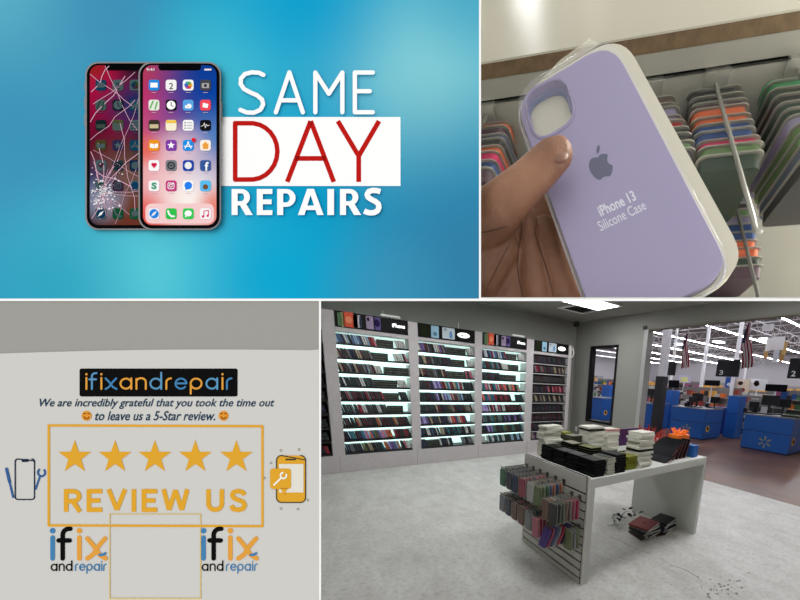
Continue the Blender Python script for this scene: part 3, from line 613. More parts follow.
# ------------------------------------------------------------------ the hand
def hq(u, v, d): return ray(u, v)*d
def skin_mat():
    m = bpy.data.materials.new('skin'); m.use_nodes = True; nt = m.node_tree; b = nt.nodes['Principled BSDF']
    b.inputs['Roughness'].default_value = .5; b.inputs['Specular IOR Level'].default_value = .4
    b.inputs['Subsurface Weight'].default_value = .12; b.inputs['Subsurface Radius'].default_value = (.01,.004,.002); b.inputs['Subsurface Scale'].default_value = .3
    tc = nt.nodes.new('ShaderNodeTexCoord')
    n1 = nt.nodes.new('ShaderNodeTexNoise'); n1.inputs['Scale'].default_value = 38; n1.inputs['Detail'].default_value = 4
    rp = nt.nodes.new('ShaderNodeValToRGB'); e = rp.color_ramp.elements; e[0].position = .3; e[0].color = lin((112,76,55)); e[1].position = .7; e[1].color = lin((150,107,82))
    n2 = nt.nodes.new('ShaderNodeTexVoronoi'); n2.inputs['Scale'].default_value = 520
    n3 = nt.nodes.new('ShaderNodeTexNoise'); n3.inputs['Scale'].default_value = 170; n3.inputs['Detail'].default_value = 5
    bp = nt.nodes.new('ShaderNodeBump'); bp.inputs['Strength'].default_value = .28; bp.inputs['Distance'].default_value = .0006
    ad = nt.nodes.new('ShaderNodeMath'); ad.operation = 'ADD'
    for n in (n1, n2, n3): nt.links.new(tc.outputs['Object'], n.inputs['Vector'])
    nt.links.new(n1.outputs['Fac'], rp.inputs['Fac']); nt.links.new(rp.outputs['Color'], b.inputs['Base Color'])
    nt.links.new(n2.outputs['Distance'], ad.inputs[0]); nt.links.new(n3.outputs['Fac'], ad.inputs[1]); nt.links.new(ad.outputs[0], bp.inputs['Height']); nt.links.new(bp.outputs['Normal'], b.inputs['Normal'])
    return m
def chain(mb, pts, rs, sub=6):
    P = [Vector(p) for p in pts]
    for i in range(len(P)-1):
        for k in range(sub):
            t = k/sub; c = P[i].lerp(P[i+1], t); r = rs[i]+(rs[i+1]-rs[i])*t; mb.ball(c, r, 16, 10)
    mb.ball(P[-1], rs[-1], 16, 10)
mb = MB()
px = lambda r, d: r*d/F
# thumb: ball of the thumb, knuckle, tip lying on the case face
chain(mb, [hq(430,262,.190), hq(462,238,.184), hq(497,212,.176), hq(524,186,.171), hq(549,161,.1695), hq(559,154,.1700)], [.0165,.0150,.0128,.0100,.0088,.0074], 9)
# thumb ball and palm
chain(mb, [hq(430,300,.200), hq(470,275,.198), hq(500,250,.196)], [.024,.021,.012], 7)
chain(mb, [hq(505,330,.212), hq(508,285,.208), hq(509,240,.201), hq(515,222,.198)], [.013,.0115,.009,.008], 8)
chain(mb, [hq(470,350,.215), hq(480,310,.210), hq(486,270,.206)], [.022,.018,.016], 8)
chain(mb, [hq(545,335,.214), hq(534,285,.208), hq(527,240,.203), hq(524,222,.199)], [.013,.0115,.0095,.008], 8)
chain(mb, [hq(590,350,.218), hq(567,300,.213), hq(553,262,.210), hq(545,235,.208)], [.017,.0155,.013,.011], 8)
# palm plate behind the case and the four fingers wrapping its back
chain(mb, [hq(560,330,.225), hq(550,260,.222), hq(545,215,.217)], [.015,.014,.011], 7)
for (a, b, c, d_), r in (((( 548,206,.217),(585,180,.216),(625,158,.214),(652,146,.2075)), .0082), (((556,236,.219),(600,210,.218),(645,186,.216),(676,172,.208)), .0086),
                   (((566,268,.220),(610,242,.219),(655,222,.216),(688,210,.207)), .0084), (((580,296,.220),(622,272,.219),(662,255,.214),(690,244,.204)), .0074)):
    chain(mb, [hq(*a), hq(*b), hq(*c), hq(*d_)], [r*1.15, r, r*.95, r*.8], 8)
hnd = mb.build('hand', skin_mat()); hnd.data.transform(Matrix.Translation(CP) @ RC.to_4x4())
rm = hnd.modifiers.new('merge', 'REMESH'); rm.mode = 'VOXEL'; rm.voxel_size = .0010; rm.use_smooth_shade = True
sm = hnd.modifiers.new('soften', 'SMOOTH'); sm.iterations = 5; sm.factor = .6
me = bpy.data.meshes.new_from_object(hnd.evaluated_get(bpy.context.evaluated_depsgraph_get())); hnd.modifiers.clear(); hnd.data = me
hnd.data.materials.clear(); hnd.data.materials.append(_m.setdefault('skin', skin_mat()))
ncut(hnd)
from mathutils.bvhtree import BVHTree
bv = BVHTree.FromPolygons([v.co.copy() for v in hnd.data.vertices], [list(p.vertices) for p in hnd.data.polygons])
def on_skin(u, v):
    d = W(u, v).normalized(); h = bv.ray_cast(CP, d); return (h[0] - d*.0001) if h[0] else None
creases = []
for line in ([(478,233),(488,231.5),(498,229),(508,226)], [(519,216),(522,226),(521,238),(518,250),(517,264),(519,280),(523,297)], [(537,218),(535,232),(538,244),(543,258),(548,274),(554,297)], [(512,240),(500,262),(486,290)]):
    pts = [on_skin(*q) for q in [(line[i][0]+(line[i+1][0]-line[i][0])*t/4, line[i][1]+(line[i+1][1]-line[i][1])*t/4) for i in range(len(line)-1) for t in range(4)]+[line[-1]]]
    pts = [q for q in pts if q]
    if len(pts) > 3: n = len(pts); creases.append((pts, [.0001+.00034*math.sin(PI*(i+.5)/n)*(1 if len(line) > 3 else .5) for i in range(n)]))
c = CP+RC @ hq(500,299,.2); hnd.data.transform(Matrix.Translation(-c)); hnd.location = c
hnd.data.polygons.foreach_set('use_smooth', [True]*len(hnd.data.polygons))
tag(hnd, 'bare left hand holding the lavender phone case, thumb on its face', 'hand')
for pts, rs in creases:
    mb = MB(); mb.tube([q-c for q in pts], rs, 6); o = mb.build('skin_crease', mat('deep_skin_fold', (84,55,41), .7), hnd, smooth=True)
mb = MB(); mb.T = Matrix.Translation(RC @ hq(558.6,156.2,.1655)+CP-c) @ RC.to_4x4() @ Matrix.Rotation(math.radians(37), 4, 'Z') @ Matrix.Rotation(.35, 4, 'Y') @ Matrix.Rotation(-.25, 4, 'X'); mb.ball((0,0,0), .0050, 20, 12, (1.15,.9,.44)); mb.build('thumb_nail', mat('thumb_nail', (124,88,70), .42), hnd, smooth=True)
# light of the niche: a lamp above, seen in the glossy table top, and two added fills
def area(name, loc, rot, sx, sy, power, c=(255,250,240)):
    l = bpy.data.lights.new(name, 'AREA'); l.shape = 'RECTANGLE'; l.size = sx; l.size_y = sy; l.energy = power; l.color = lin(c)[:3]
    o = bpy.data.objects.new(name, l); COL.objects.link(o); o.location = loc; o.rotation_euler = rot; return o
def aim(loc, tgt): return (Vector(tgt)-Vector(loc)).to_track_quat('-Z', 'Y').to_euler()
tp = nw(0, 0, .0465); tn = RC @ NZ
def onplane(u, v, p, n):
    d = W(u, v); return CP + d*((p-CP).dot(n)/d.dot(n))
def mirror_spot(u, v, L):
    h = onplane(u, v, tp, tn); d = (h-CP).normalized(); r = d-2*d.dot(tn)*tn; return h + r*L
g = mirror_spot(594, 4, 1.0)
cl = thing('ceiling_light', g, 'tube ceiling light above the accessory table, mirrored in its white top', 'light', rot=NW)
for k, (x0, x1) in enumerate(((-.045,.03), (.07,.09))):
    mb = MB(); mb.box((x0,-.11,-.012),(x1,.09,-.01)); mb.build('diffuser', mat('lamp_glow', (255,252,240), emit=5), cl)
mb = MB(); mb.box((-.06,-.12,-.0098),(.10,.10,.01)); mb.build('housing', mat('lamp_housing', (230,230,228)), cl)
p0 = cw(.95, .40, .33); area('niche_fill', p0, aim(p0, nw(.0,.15,-.05)), .5, .4, NICHE_W)  # unseen fill light added to brighten the slatted face and packages
p0 = cw(1.15, 1.35, .42); area('niche_fill', p0, aim(p0, nw(.0,-.1,.04)), .5, .4, NICHE_W2)  # second unseen fill, added to brighten the white table top
# ================================================================== SHOP ROOM
YW, YA, XB, HC = 6.54, 5.98, 5.55, 3.03
FRONT = (CP + RC @ Vector((0,0,-(D+.012))), RC @ Vector((0,0,-1)))
def fcut(o): cut(o, FRONT[0], FRONT[1])
def slab(name, a, b, m, front=True, label=None):
    mb = MB(); mb.box(a, b); o = mb.build(name, m)
    if front: fcut(o)
    return struct(o, label)
PAINT = mat('grey_room_paint', (140,139,133), .85, spec=.15, bump=.05, bscale=30)
def concrete():
    m = bpy.data.materials.new('worn_pale_concrete'); m.use_nodes = True; nt = m.node_tree; b = nt.nodes['Principled BSDF']
    tc = nt.nodes.new('ShaderNodeTexCoord')
    def nz(sc, det, stretch=None):
        n = nt.nodes.new('ShaderNodeTexNoise'); n.inputs['Scale'].default_value = sc; n.inputs['Detail'].default_value = det; n.inputs['Roughness'].default_value = .65
        if stretch:
            mp = nt.nodes.new('ShaderNodeMapping'); mp.inputs['Scale'].default_value = stretch; nt.links.new(tc.outputs['Object'], mp.inputs['Vector']); nt.links.new(mp.outputs['Vector'], n.inputs['Vector'])
        else: nt.links.new(tc.outputs['Object'], n.inputs['Vector'])
        return n.outputs['Fac']
    def ramp(src, p0, p1, c0, c1):
        r = nt.nodes.new('ShaderNodeValToRGB'); e = r.color_ramp.elements; e[0].position = p0; e[1].position = p1; e[0].color = lin(c0); e[1].color = lin(c1); nt.links.new(src, r.inputs['Fac']); return r.outputs['Color']
    def mul(a, c, f=1.0):
        x = nt.nodes.new('ShaderNodeMix'); x.data_type = 'RGBA'; x.blend_type = 'MULTIPLY'; x.inputs['Factor'].default_value = f; nt.links.new(a, x.inputs['A']); nt.links.new(c, x.inputs['B']); return x.outputs['Result']
    a = ramp(nz(1.1, 5), .3, .7, (192,190,184), (212,211,206))
    a = mul(a, ramp(nz(6, 8, (1, .5, 1)), .32, .6, (234,232,229), (255,255,255)))
    a = mul(a, ramp(nz(26, 8), .30, .52, (226,224,220), (255,255,255)))
    a = mul(a, ramp(nz(70, 3, (.6, 1, 1)), .24, .34, (150,146,140), (255,255,255)))
    nt.links.new(a, b.inputs['Base Color'])
    rr = nt.nodes.new('ShaderNodeMapRange'); rr.inputs['To Min'].default_value = .28; rr.inputs['To Max'].default_value = .5; nt.links.new(nz(3, 4), rr.inputs['Value']); nt.links.new(rr.outputs['Result'], b.inputs['Roughness'])
    b.inputs['Specular IOR Level'].default_value = .35
    bp = nt.nodes.new('ShaderNodeBump'); bp.inputs['Strength'].default_value = .08; bp.inputs['Distance'].default_value = .004; nt.links.new(nz(9, 6), bp.inputs['Height']); nt.links.new(bp.outputs['Normal'], b.inputs['Normal'])
    return m
slab('floor', (-3,-3,-.05), (XB+.06,YW,0), concrete())
slab('ceiling', (-3,-3,HC), (XB,YW,HC+.05), mat('ceiling_paint', (150,148,142), .9, spec=.1))
slab('wall_back', (-3,YW,0), (XB+.14,YW+.12,HC), PAINT)
slab('wall_left', (-3.1,-3,0), (-3,YW,HC), PAINT)
slab('wall_near', (-3,-3.1,0), (XB,-3,HC), PAINT)
# right wall with window and roll-gate opening
OY, OZ = 4.40, 2.71; wy0, wy1, wz0, wz1 = 5.13, 5.90, .72, 2.40
mb = MB()
for a, b in (((XB,5.94,0),(XB+.14,YW,HC)), ((XB,5.09,2.44),(XB+.14,5.94,HC)), ((XB,5.09,0),(XB+.14,5.94,.68)), ((XB,OY,0),(XB+.14,5.09,HC)), ((XB,-2.2,OZ),(XB+.14,OY,HC)), ((XB,-3,0),(XB+.14,-2.2,HC))): mb.box(a, b)
o = mb.build('wall_right', PAINT); fcut(o); struct(o)
BKF = mat('black_window_frame', (14,14,15), .45)
w = thing('window_1', (XB+.05, (wy0+wy1)/2, wz0), 'tall black-framed window in the grey wall, left of the wide opening', 'window'); w['kind'] = 'structure'; del w['category']
L = Matrix.Translation(-Vector(w.location))
mb = MB(); mb.T = L
mb.box((XB-.02,wy0-.04,wz0-.05),(XB+.12,wy1+.05,wz0)); mb.box((XB-.02,wy0-.04,wz1),(XB+.12,wy1+.05,wz1+.05)); mb.box((XB-.02,wy0-.05,wz0-.05),(XB+.12,wy0,wz1+.05)); mb.box((XB-.02,wy1,wz0-.05),(XB+.12,wy1+.06,wz1+.05)); mb.build('window_frame', BKF, w)
mb = MB(); mb.T = L; mb.box((XB+.05,wy0,wz0),(XB+.056,wy1,wz1)); mb.build('pane', mat('window_glass', (255,255,255), 0, trans=1, ior=1.02, spec=.3), w)
GAL = mat('pale_metal_trim', (168,168,164), .45, metal=.3)
mb = MB(); mb.box((XB-.025,OY-.09,0),(XB+.165,OY+.005,OZ)); o = mb.build('trim_5', GAL); struct(o)
mb = MB(); mb.box((XB-.012,-2.2,OZ-.012),(XB+.15,OY,OZ+.02)); o = mb.build('trim_6', mat('grey_header_trim', (128,124,114), .6)); struct(o)
mb = MB(); mb.box((XB-.05,OY-.05,OZ-.01),(XB-.026,OY+.03,OZ+.06)); o = mb.build('gate_sensor', BKF); tag(o, 'small black sensor at the top corner of the wide opening', 'sensor')
# ceiling fixtures
LG = mat('lamp_panel_glow', (250,251,255), emit=ROOM_E)
def ceil_lamp(x, y, label):
    o = thing('ceiling_light', (x, y, HC), label, 'light')
    mb = MB(); mb.box((-.60,-.28,-.012),(.60,.28,-.004)); mb.build('diffuser', LG, o)
    mb = MB()
    for a, b in (((-.64,-.32),(.64,-.28)), ((-.64,.28),(.64,.32)), ((-.64,-.28),(-.60,.28)), ((.60,-.28),(.64,.28)), ((-.6,-.012),(.6,.012))): mb.box((a[0],a[1],-.02),(b[0],b[1],-.001))
    mb.build('frame', mat('lamp_frame_white', (225,225,220)), o)
ceil_lamp(4.17, 4.72, 'rectangular bright ceiling light near the far corner of the shop')
for x, y, l in ((1.4,4.4,'added ceiling light out of view, over the aisle before the phone case wall'), (4.0,1.6,'added ceiling light out of view, above the white display table'), (1.2,1.4,'added ceiling light out of view, nearest the camera')): ceil_lamp(x, y, l)  # unseen lamps added to light the room
v = thing('ceiling_vent', tuple(onz(581,308.5,HC)), 'square dark air vent in the ceiling beside the light', 'vent')
mb = MB(); 
for a, b in (((-.34,-.34),(.34,-.24)), ((-.34,.24),(.34,.34)), ((-.34,-.24),(-.24,.24)), ((.24,-.24),(.34,.24))): mb.box((a[0],a[1],-.012),(b[0],b[1],-.001))
mb.build('vent_frame', mat('lamp_frame_white', 0), v)
mb = MB(); mb.box((-.24,-.24,-.003),(.24,.24,-.001)); mb.build('backing', BKF, v)
for k in range(6):
    mb = MB(); mb.T = Matrix.Translation((0,-.2+k*.08,-.012)) @ Matrix.Rotation(.6, 4, 'X'); mb.box((-.24,-.02,-.0015),(.24,.02,.0015)); mb.build('slat', mat('vent_slat', (88,86,82)), v)
q = thing('dome_camera', (XB-.12,YW-.12,HC), 'small black dome camera in the far ceiling corner', 'camera')
mb = MB(); mb.tube([(0,0,0),(0,0,-.05)], .075, 16); mb.build('mount', BKF, q); mb = MB(); mb.ball((0,0,-.05), .065, 14, 8); mb.build('dome', mat('dark_dome', (12,12,14), .1), q, smooth=True)
# ------------------------------------------------------------------ wall of phone cases
CAB = mat('pale_cabinet_laminate', (190,185,184), .55, noise=.06, nscale=20); BLKP = mat('black_header_panel', (14,14,14), .5, spec=.15)
SHF = mat('black_shelf_ledge', (26,25,26), .5); GLOW = mat('lit_back_panel', (222,255,246), emit=CAB_E); DKB = mat('dark_back_panel', (52,50,50), .7)
STRP = mat('white_shelf', (190,190,188), .5); LED = mat('led_rail', (226,255,250), emit=1.0)
bays = [(-.98,.33,'far left dark bay',False), (.49,1.48,'first lit bay',True), (1.63,2.63,'middle lit bay',True), (2.78,3.76,'third lit bay',True), (3.94,4.88,'unlit bay by the corner',False)]
unit = thing('display_cabinet', (2.0,6.2,0), 'full-height pale display cabinet lining the wall, filled with rows of phone cases', 'display cabinet')
def U(mb): mb.T = Matrix.Translation((-2.0,-6.2,0)); return mb
mb = U(MB())
edges = [-1.1]+[x for b in bays for x in b[:2]]+[4.98]
mb.box((-1.1,5.98,0),(4.98,6.53,.275)); mb.build('plinth', CAB, unit, bevel=.004)
for k in range(0, len(edges), 2):
    m2 = U(MB()); m2.box((edges[k],5.978,.275),(edges[k+1],6.53,2.41)); m2.build('upright', CAB, unit, bevel=.004)
for x in (.41, 1.555, 2.705, 3.85):
    m2 = U(MB()); m2.box((x-.002,5.9765,0),(x+.002,5.98,.275)); m2.build('plinth_joint', mat('joint_line', (120,114,112)), unit)
RZ = [.30,.505,.715,.925,1.135,1.345,1.555,1.765,1.972]
BCOL = {'black': (22,22,24), 'dark teal': (26,46,48), 'maroon': (74,22,32), 'burgundy': (84,24,36), 'red': (150,34,50), 'navy': (30,38,66), 'steel blue': (62,96,134), 'pale blue': (150,182,206), 'white': (206,208,206), 'grey': (112,112,114), 'purple': (108,88,150),
        'lilac': (172,156,212), 'pink': (206,112,134), 'teal': (40,116,124), 'orange': (180,92,52), 'tan': (166,150,124), 'brown': (54,42,36), 'olive': (92,96,48), 'charcoal': (48,48,52), 'coral': (214,96,84)}
dark = ['black','dark teal','charcoal','black','maroon','navy','charcoal']; blues = ['pale blue','steel blue','navy','white','pale blue','black','steel blue']; mix = ['navy','black','tan','maroon','charcoal','brown','grey']
wine = ['burgundy','black','maroon','charcoal','black','red']; bright = ['lilac','purple','red','pink','teal','white','steel blue','orange','tan','charcoal','black']; tealm = ['dark teal','dark teal','charcoal','black','white','dark teal']
R1 = [[(0,.46,blues),(.46,.55,['red','pink']),(.55,.83,'B'),(.86,.98,'W')], [(0,.46,mix),(.46,.80,'B'),(.82,.9,'W'),(.92,1,['white','brown','pink'])], [(0,.40,mix),(.42,.5,['maroon','grey']),(.52,.62,'W'),(.64,1,'B')], [(0,.46,tealm),(.46,.82,'B'),(.86,1,'W')],
      [(0,.6,wine+['grey','brown']),(.6,.86,'B'),(.88,1,dark)], [(0,.24,['dark teal','charcoal','dark teal','grey']),(.24,.28,['red']),(.3,.66,['dark teal','white','charcoal','dark teal','brown','black']),(.66,1,'B')], [(0,1,['burgundy','black','maroon','black','dark teal','orange','tan','black'])],
      [(0,.3,['maroon','charcoal','navy','steel blue','teal']),(.3,.66,['olive','purple','lilac','pink','pale blue','coral','steel blue']),(.66,.72,['orange','teal']),(.76,1,['black','charcoal','red','burgundy','black'])],
      [(0,.26,['dark teal','charcoal','navy','grey']),(.26,.58,['teal','olive','brown','tan','black','charcoal','dark teal']),(.6,.84,['orange','lilac','purple','steel blue','pale blue']),(.86,1,['pink','white','black'])]]
R2 = [[(0,.5,['navy','black','white','tan','purple','maroon','grey']),(.5,.9,'B'),(.92,1,'W')], [(0,.58,mix+dark),(.6,.9,'B'),(.92,1,'W')], [(0,.5,mix),(.5,.86,'B'),(.88,1,['pink','brown'])], [(0,.26,dark),(.26,.42,['lilac','purple']),(.42,.8,['teal','pale blue','red','burgundy','tan']),(.84,1,dark)],
      [(0,.3,dark),(.3,.5,['purple','lilac','black','white']),(.5,.8,['grey','steel blue','pale blue','red','tan','burgundy']),(.82,.98,['dark teal','black'])], [(0,.3,['dark teal','brown','dark teal']),(.3,1,['olive','grey','tan','burgundy','black','navy','dark teal','brown'])],
      [(0,.14,['purple','lilac']),(.14,.5,['navy','charcoal','tan','black']),(.5,.88,['coral','red','steel blue','tan','white'])], [(0,.36,['white','dark teal','steel blue','navy','black']),(.38,.44,['tan']),(.46,.78,['dark teal','charcoal','teal']),(.8,1,['white','black','black'])],
      [(0,.1,['navy']),(.1,.36,'B'),(.36,.58,['navy','charcoal','white','dark teal']),(.8,1,['grey','black','grey'])]]
R3 = [[(0,.54,blues+['red']),(.56,.84,'B'),(.88,1,'W')], [(0,.46,['dark teal','teal','grey','maroon']),(.48,.6,'W'),(.62,.88,'B')], [(0,.44,dark),(.44,.9,'B')], [(0,.5,['navy','teal','pink','grey','white','red']),(.5,.9,['tan','grey','coral','dark teal'])],
      [(0,.3,['coral','teal','steel blue']),(.3,.7,['red','maroon','black','burgundy']),(.84,1,['dark teal'])], [(0,.16,['lilac']),(.16,.6,['maroon','pink','dark teal','white']),(.6,1,['brown','burgundy','black'])], [(0,.5,['olive','dark teal','grey','teal']),(.5,1,['purple','black','dark teal'])],
      [(0,.14,['navy','black']),(.14,.28,['lilac','purple']),(.3,1,['dark teal','teal','olive','black','brown'])], [(0,.12,['white']),(.16,.6,['teal','white','dark teal']),(.62,1,['pale blue','dark teal','charcoal'])]]
R4 = [[(0,1,dark)], [(0,.35,['grey','red','maroon']),(.35,.6,dark),(.6,1,['brown','tan','brown'])], [(0,1,['charcoal','brown'])], [(0,.5,dark),(.5,1,['red','black','pink'])], [(0,1,['tan','charcoal','black'])], [(0,1,dark)], [(0,1,['black','charcoal','burgundy'])], [(0,1,dark)], [(0,1,['burgundy','tan','purple','red','black'])]]
R0 = [[(0,1,dark)] for _ in range(8)]+[[(0,1,['black','red','black'])]]
rowname = ['top','second','third','fourth','fifth','sixth','seventh','eighth','lowest']
# one phone case standing on edge, leaning: body with rounded back corners and a paler lining
def case_mesh():
    mb = MB(); mb.T = Matrix.Rotation(-.0, 4, 'X') @ Matrix.Rotation(PI/2, 4, 'Y') @ Matrix.Rotation(PI/2, 4, 'Z')
    mb.T = Matrix(((0,0,1,0),(1,0,0,0),(0,1,0,0),(0,0,0,1)))
    mb.k = 0; mb.prism(rrect(0, 0, .078, .142, .012, 2), -.013, .006); mb.k = 1; mb.prism(rrect(.003, .003, .075, .139, .01, 1), .006, .012)
    return mb.mesh('phone_case', [mat('case_shell', (30,30,32)), mat('case_lining', (70,68,70), .7)])
def box_mesh():
    mb = MB(); mb.box((-.058,0,0),(.058,.10,.034)); mb.k = 1; mb.box((-.054,-.001,.005),(.054,0,.012)); mb.k = 2; mb.box((-.058,.0,.034),(.058,.10,.0365)); return mb.mesh('phone_case_box', [mat('black_card_box', (24,25,22)), mat('box_pale_stripe', (92,98,82)), mat('box_lid', (44,46,40))])
def pale_mesh():
    mb = MB(); mb.T = Matrix(((0,0,1,0),(1,0,0,0),(0,1,0,0),(0,0,0,1))); mb.prism(rrect(0,0,.075,.13,.01,2), -.012, .010); return mb.mesh('phone_case', [mat('pale_case', (196,196,190))])
MESH = {'c': case_mesh(), 'B': box_mesh(), 'W': pale_mesh()}
spots = []
for bi, (x0, x1, bn, lit) in enumerate(bays):
    rows = (R0, R1, R2, R3, R4)[bi]
    for ri in range(9):
        z = RZ[8-ri]
        zn = RZ[9-ri] if ri > 0 else 2.14
        o = U(MB()); o.box((x0,5.985,z-.028),(x1,6.22,z)); o.build('shelf', SHF, unit)
        if lit or bi == 4: o = U(MB()); o.box((x0,5.984,z-.042),(x1,6.22,z-.0285)); o.build('shelf_light_rail', LED if lit else STRP, unit)
        o = U(MB()); o.box((x0,6.215,z-.03),(x1,6.225,zn)); o.build('back_panel', GLOW if lit else DKB, unit)
        for a, b, kind in rows[ri]:
            w_ = x1-x0; A = x0+.012+a*(w_-.03); B = x0+.012+b*(w_-.03)
            if bi == 0: A = max(A, .06)
            if kind == 'B':
                n = max(1, int((B-A+.02)/.118))
                for i in range(n):
                    for k in range(3): spots.append((A+.058+i*.118, 6.04, z+k*.037, 'B', 'black', bi, ri, 0))
            elif kind == 'W':
                x = A
                while x < B: spots.append((x+.015, 6.03, z, 'W', 'white', bi, ri, -.32)); x += .034
            else:
                x = A; j = random.randrange(3)
                while x < B-.01:
                    cn = kind[j % len(kind)]; run = random.choice((1,1,2))
                    for _ in range(run):
                        if x < B-.01: spots.append((x+.022, 6.02+random.uniform(0,.02), z, 'c', cn, bi, ri, -.30+random.uniform(-.05,.04))); x += random.choice((.026,.028,.031))
                    j += 1
    if True:
        o = U(MB()); o.box((x0,5.979,2.135),(x1,6.22,2.191)); o.build('header_rail', CAB, unit)
spots.sort(key=lambda s: -(1/((Vector(s[:3])-CP).length)))
spots.sort(key=lambda s: (Vector(s[:3])-CP).length)
def place(me, s, single=True):
    return Matrix.Translation(Vector(s[:3])) @ Matrix.Rotation(s[7], 4, 'Y')
rest = MB(); restm = []
for i, s in enumerate(spots):
    x, y, z, k, cn, bi, ri, tl = s
    side = int((x-bays[bi][0])/(bays[bi][1]-bays[bi][0])*4); side = ['left end','left half','right half','right end'][max(0, min(3, side))]
    where = '%s of the %s shelf of the %s' % (side, rowname[ri], bays[bi][2])
    if i < 300:
        o = bpy.data.objects.new('phone_case' if k != 'B' else 'phone_case_box', MESH[k]); COL.objects.link(o)
        o.matrix_world = place(MESH[k], s)
        if k == 'c': o.material_slots[0].link = 'OBJECT'; o.material_slots[0].material = mat('shelf_case_'+cn.replace(' ', '_'), BCOL[cn], .5)
        lab = {'c': '%s phone case, %s' % (cn, where), 'B': 'flat black box, %s' % where, 'W': 'pale phone case, %s' % where}[k]
        tag(o, lab, 'phone case' if k != 'B' else 'box', ('%s phone cases' % cn if k == 'c' else 'flat black boxes' if k == 'B' else 'pale phone cases')+' at the '+where)
    else:
        me = MESH[k]; T = place(me, s); n = len(rest.v)
        names = [m.name for m in me.materials]
        for vtx in me.vertices: rest.v.append(T @ vtx.co)
        for p in me.polygons:
            rest.f.append([n+j for j in p.vertices]); mm = me.materials[p.material_index]
            if k == 'c' and p.material_index == 0: mm = mat('shelf_case_'+cn.replace(' ', '_'), BCOL[cn], .5)
            if mm not in restm: restm.append(mm)
            rest.m.append(restm.index(mm))
o = rest.build('phone_cases', restm); tag(o, 'rows of phone cases and flat boxes on the farther shelves of the wall cabinet', 'phone cases', kind='stuff')
print('shelf spots', len(spots))
# header signs
def hsign(x0, x1, word, idx, where):
    c = Vector(((x0+x1)/2, 5.975, 2.19)); o = thing('header_sign', c, 'black %s sign with phone pictures above the %s' % (('oval-logo' if word != 'iPhone' else 'white-lettered'), where), 'sign')
    mb = MB(); mb.box((x0-c.x,-.006,0),(x1-c.x,.018,.222)); mb.build('panel', BLKP, o)
    wd_ = x1-x0; zt = lambda a: .222*a
    def pic(a, b, z0, z1, col, name='phone_picture', layers=()):
        m = MB(); m.T = Matrix(((1,0,0,0),(0,0,-1,-.007),(0,1,0,0),(0,0,0,1)))
        m.prism(rrect(x0-c.x+a*wd_, zt(z0), x0-c.x+b*wd_, zt(z1), .012, 2), 0, .0015); p = m.build(name, flat(col), o)
        for (la, lb, lz0, lz1, lc) in layers:
            m = MB(); m.T = Matrix(((1,0,0,0),(0,0,-1,-.0086),(0,1,0,0),(0,0,0,1))); m.prism(disc(x0-c.x+(la+lb)/2*wd_, zt((lz0+lz1)/2), abs(lb-la)/2*wd_, 16, ry=zt(abs(lz1-lz0))/2), 0, .001); m.build('picture_detail', flat(lc), p)
    T = Matrix(((1,0,0,0),(0,0,-1,-.0095),(0,1,0,0),(0,0,0,1)))
    if word == 'iPhone':
        pic(.035,.09,.08,.9,(96,128,92)); pic(.075,.12,.04,.94,(196,196,130)); pic(.23,.33,.1,.9,(190,186,196)); pic(.24,.29,.1,.9,(176,152,98)); pic(.31,.34,.12,.86,(62,78,104)); pic(.10,.24,.06,1.0,(214,92,70), layers=((.13,.22,.3,.75,(228,140,104)),))
        pic(.40,.52,.1,.94,(150,134,160), layers=((.41,.45,.6,.86,(52,46,60)),)); pic(.50,.60,.1,.94,(96,84,132), layers=((.51,.59,.3,.8,(44,34,72)),))
        mb = MB(); mb.T = T; text_into(mb, 'iPhone', lambda a, b: (a, b, 0), x0-c.x+.765*wd_, zt(.70), x0-c.x+.955*wd_, zt(.42), bold=.03)
        mb.build('sign_word', mat('lit_white_letters', (250,250,245), emit=1.2), o)
    else:
        pic(.02,.18,.06,.92,(34,38,26)); pic(.21,.34,.06,.94,(150,186,206), layers=((.24,.31,.2,.5,(84,126,150)),)); pic(.40,.62,.1,.94,(190,204,210), layers=((.52,.58,.15,.7,(104,142,190)),)); pic(.43,.47,.7,.88,(120,124,130))
        m = MB(); m.T = T; m.prism(disc(x0-c.x+.785*wd_, zt(.52), .115*wd_, 24, ry=.045), -.003, .0); p = m.build('logo_oval', mat('lit_white_letters', 0), o)
        m = MB(); m.T = T; text_into(m, 'SAMSUNG', lambda a, b: (a, b, .001), x0-c.x+.70*wd_, zt(.59), x0-c.x+.87*wd_, zt(.44), bold=.02); m.build('sign_word', flat((30,40,70)), o)
hsign(.495,1.475,'iPhone',0,'first lit bay'); hsign(1.635,2.625,'SAMSUNG',1,'middle lit bay'); hsign(2.785,3.755,'iPhone',2,'third lit bay'); hsign(3.945,4.875,'SAMSUNG',3,'unlit corner bay')
for x, l in ((1.22,'first lit bay'), (3.55,'third lit bay')):
    o = thing('spot_lamp', (x,5.99,2.412), 'thin white bar lamp standing on the cabinet top over the %s' % l, 'lamp')
    mb = MB(); mb.box((-.13,-.015,.02),(.15,.02,.05)); mb.build('lamp_bar', mat('white_lamp_bar', (225,225,220)), o); mb = MB(); mb.tube([(0,.0,0),(0,0,.022)], .008, 8); mb.build('foot', BKF, o)
for x, l in ((1.13,'first lit bay'), (2.33,'middle lit bay')):
    mb = MB(); mb.tube([(0,0,0),(0,0,.10)], .004, 6); o = mb.build('sign_bracket', mat('white_lamp_bar', 0), loc=(x,6.0,2.412)); tag(o, 'thin upright rod on the cabinet top above the %s' % l, 'rod')
o = thing('leaflet_holder', (4.93,5.97,2.2), 'small hooked bracket at the right end of the cabinet top', 'bracket')
mb = MB(); mb.tube([(.06,0,.16),(.09,-.02,.05),(.06,-.02,-.04),(.02,0,-.05)], .012, 8); mb.build('hook', mat('white_lamp_bar', 0), o)
mb = MB(); mb.box((0,0,-.05),(.02,.02,.18)); mb.build('backplate', mat('white_lamp_bar', 0), o)
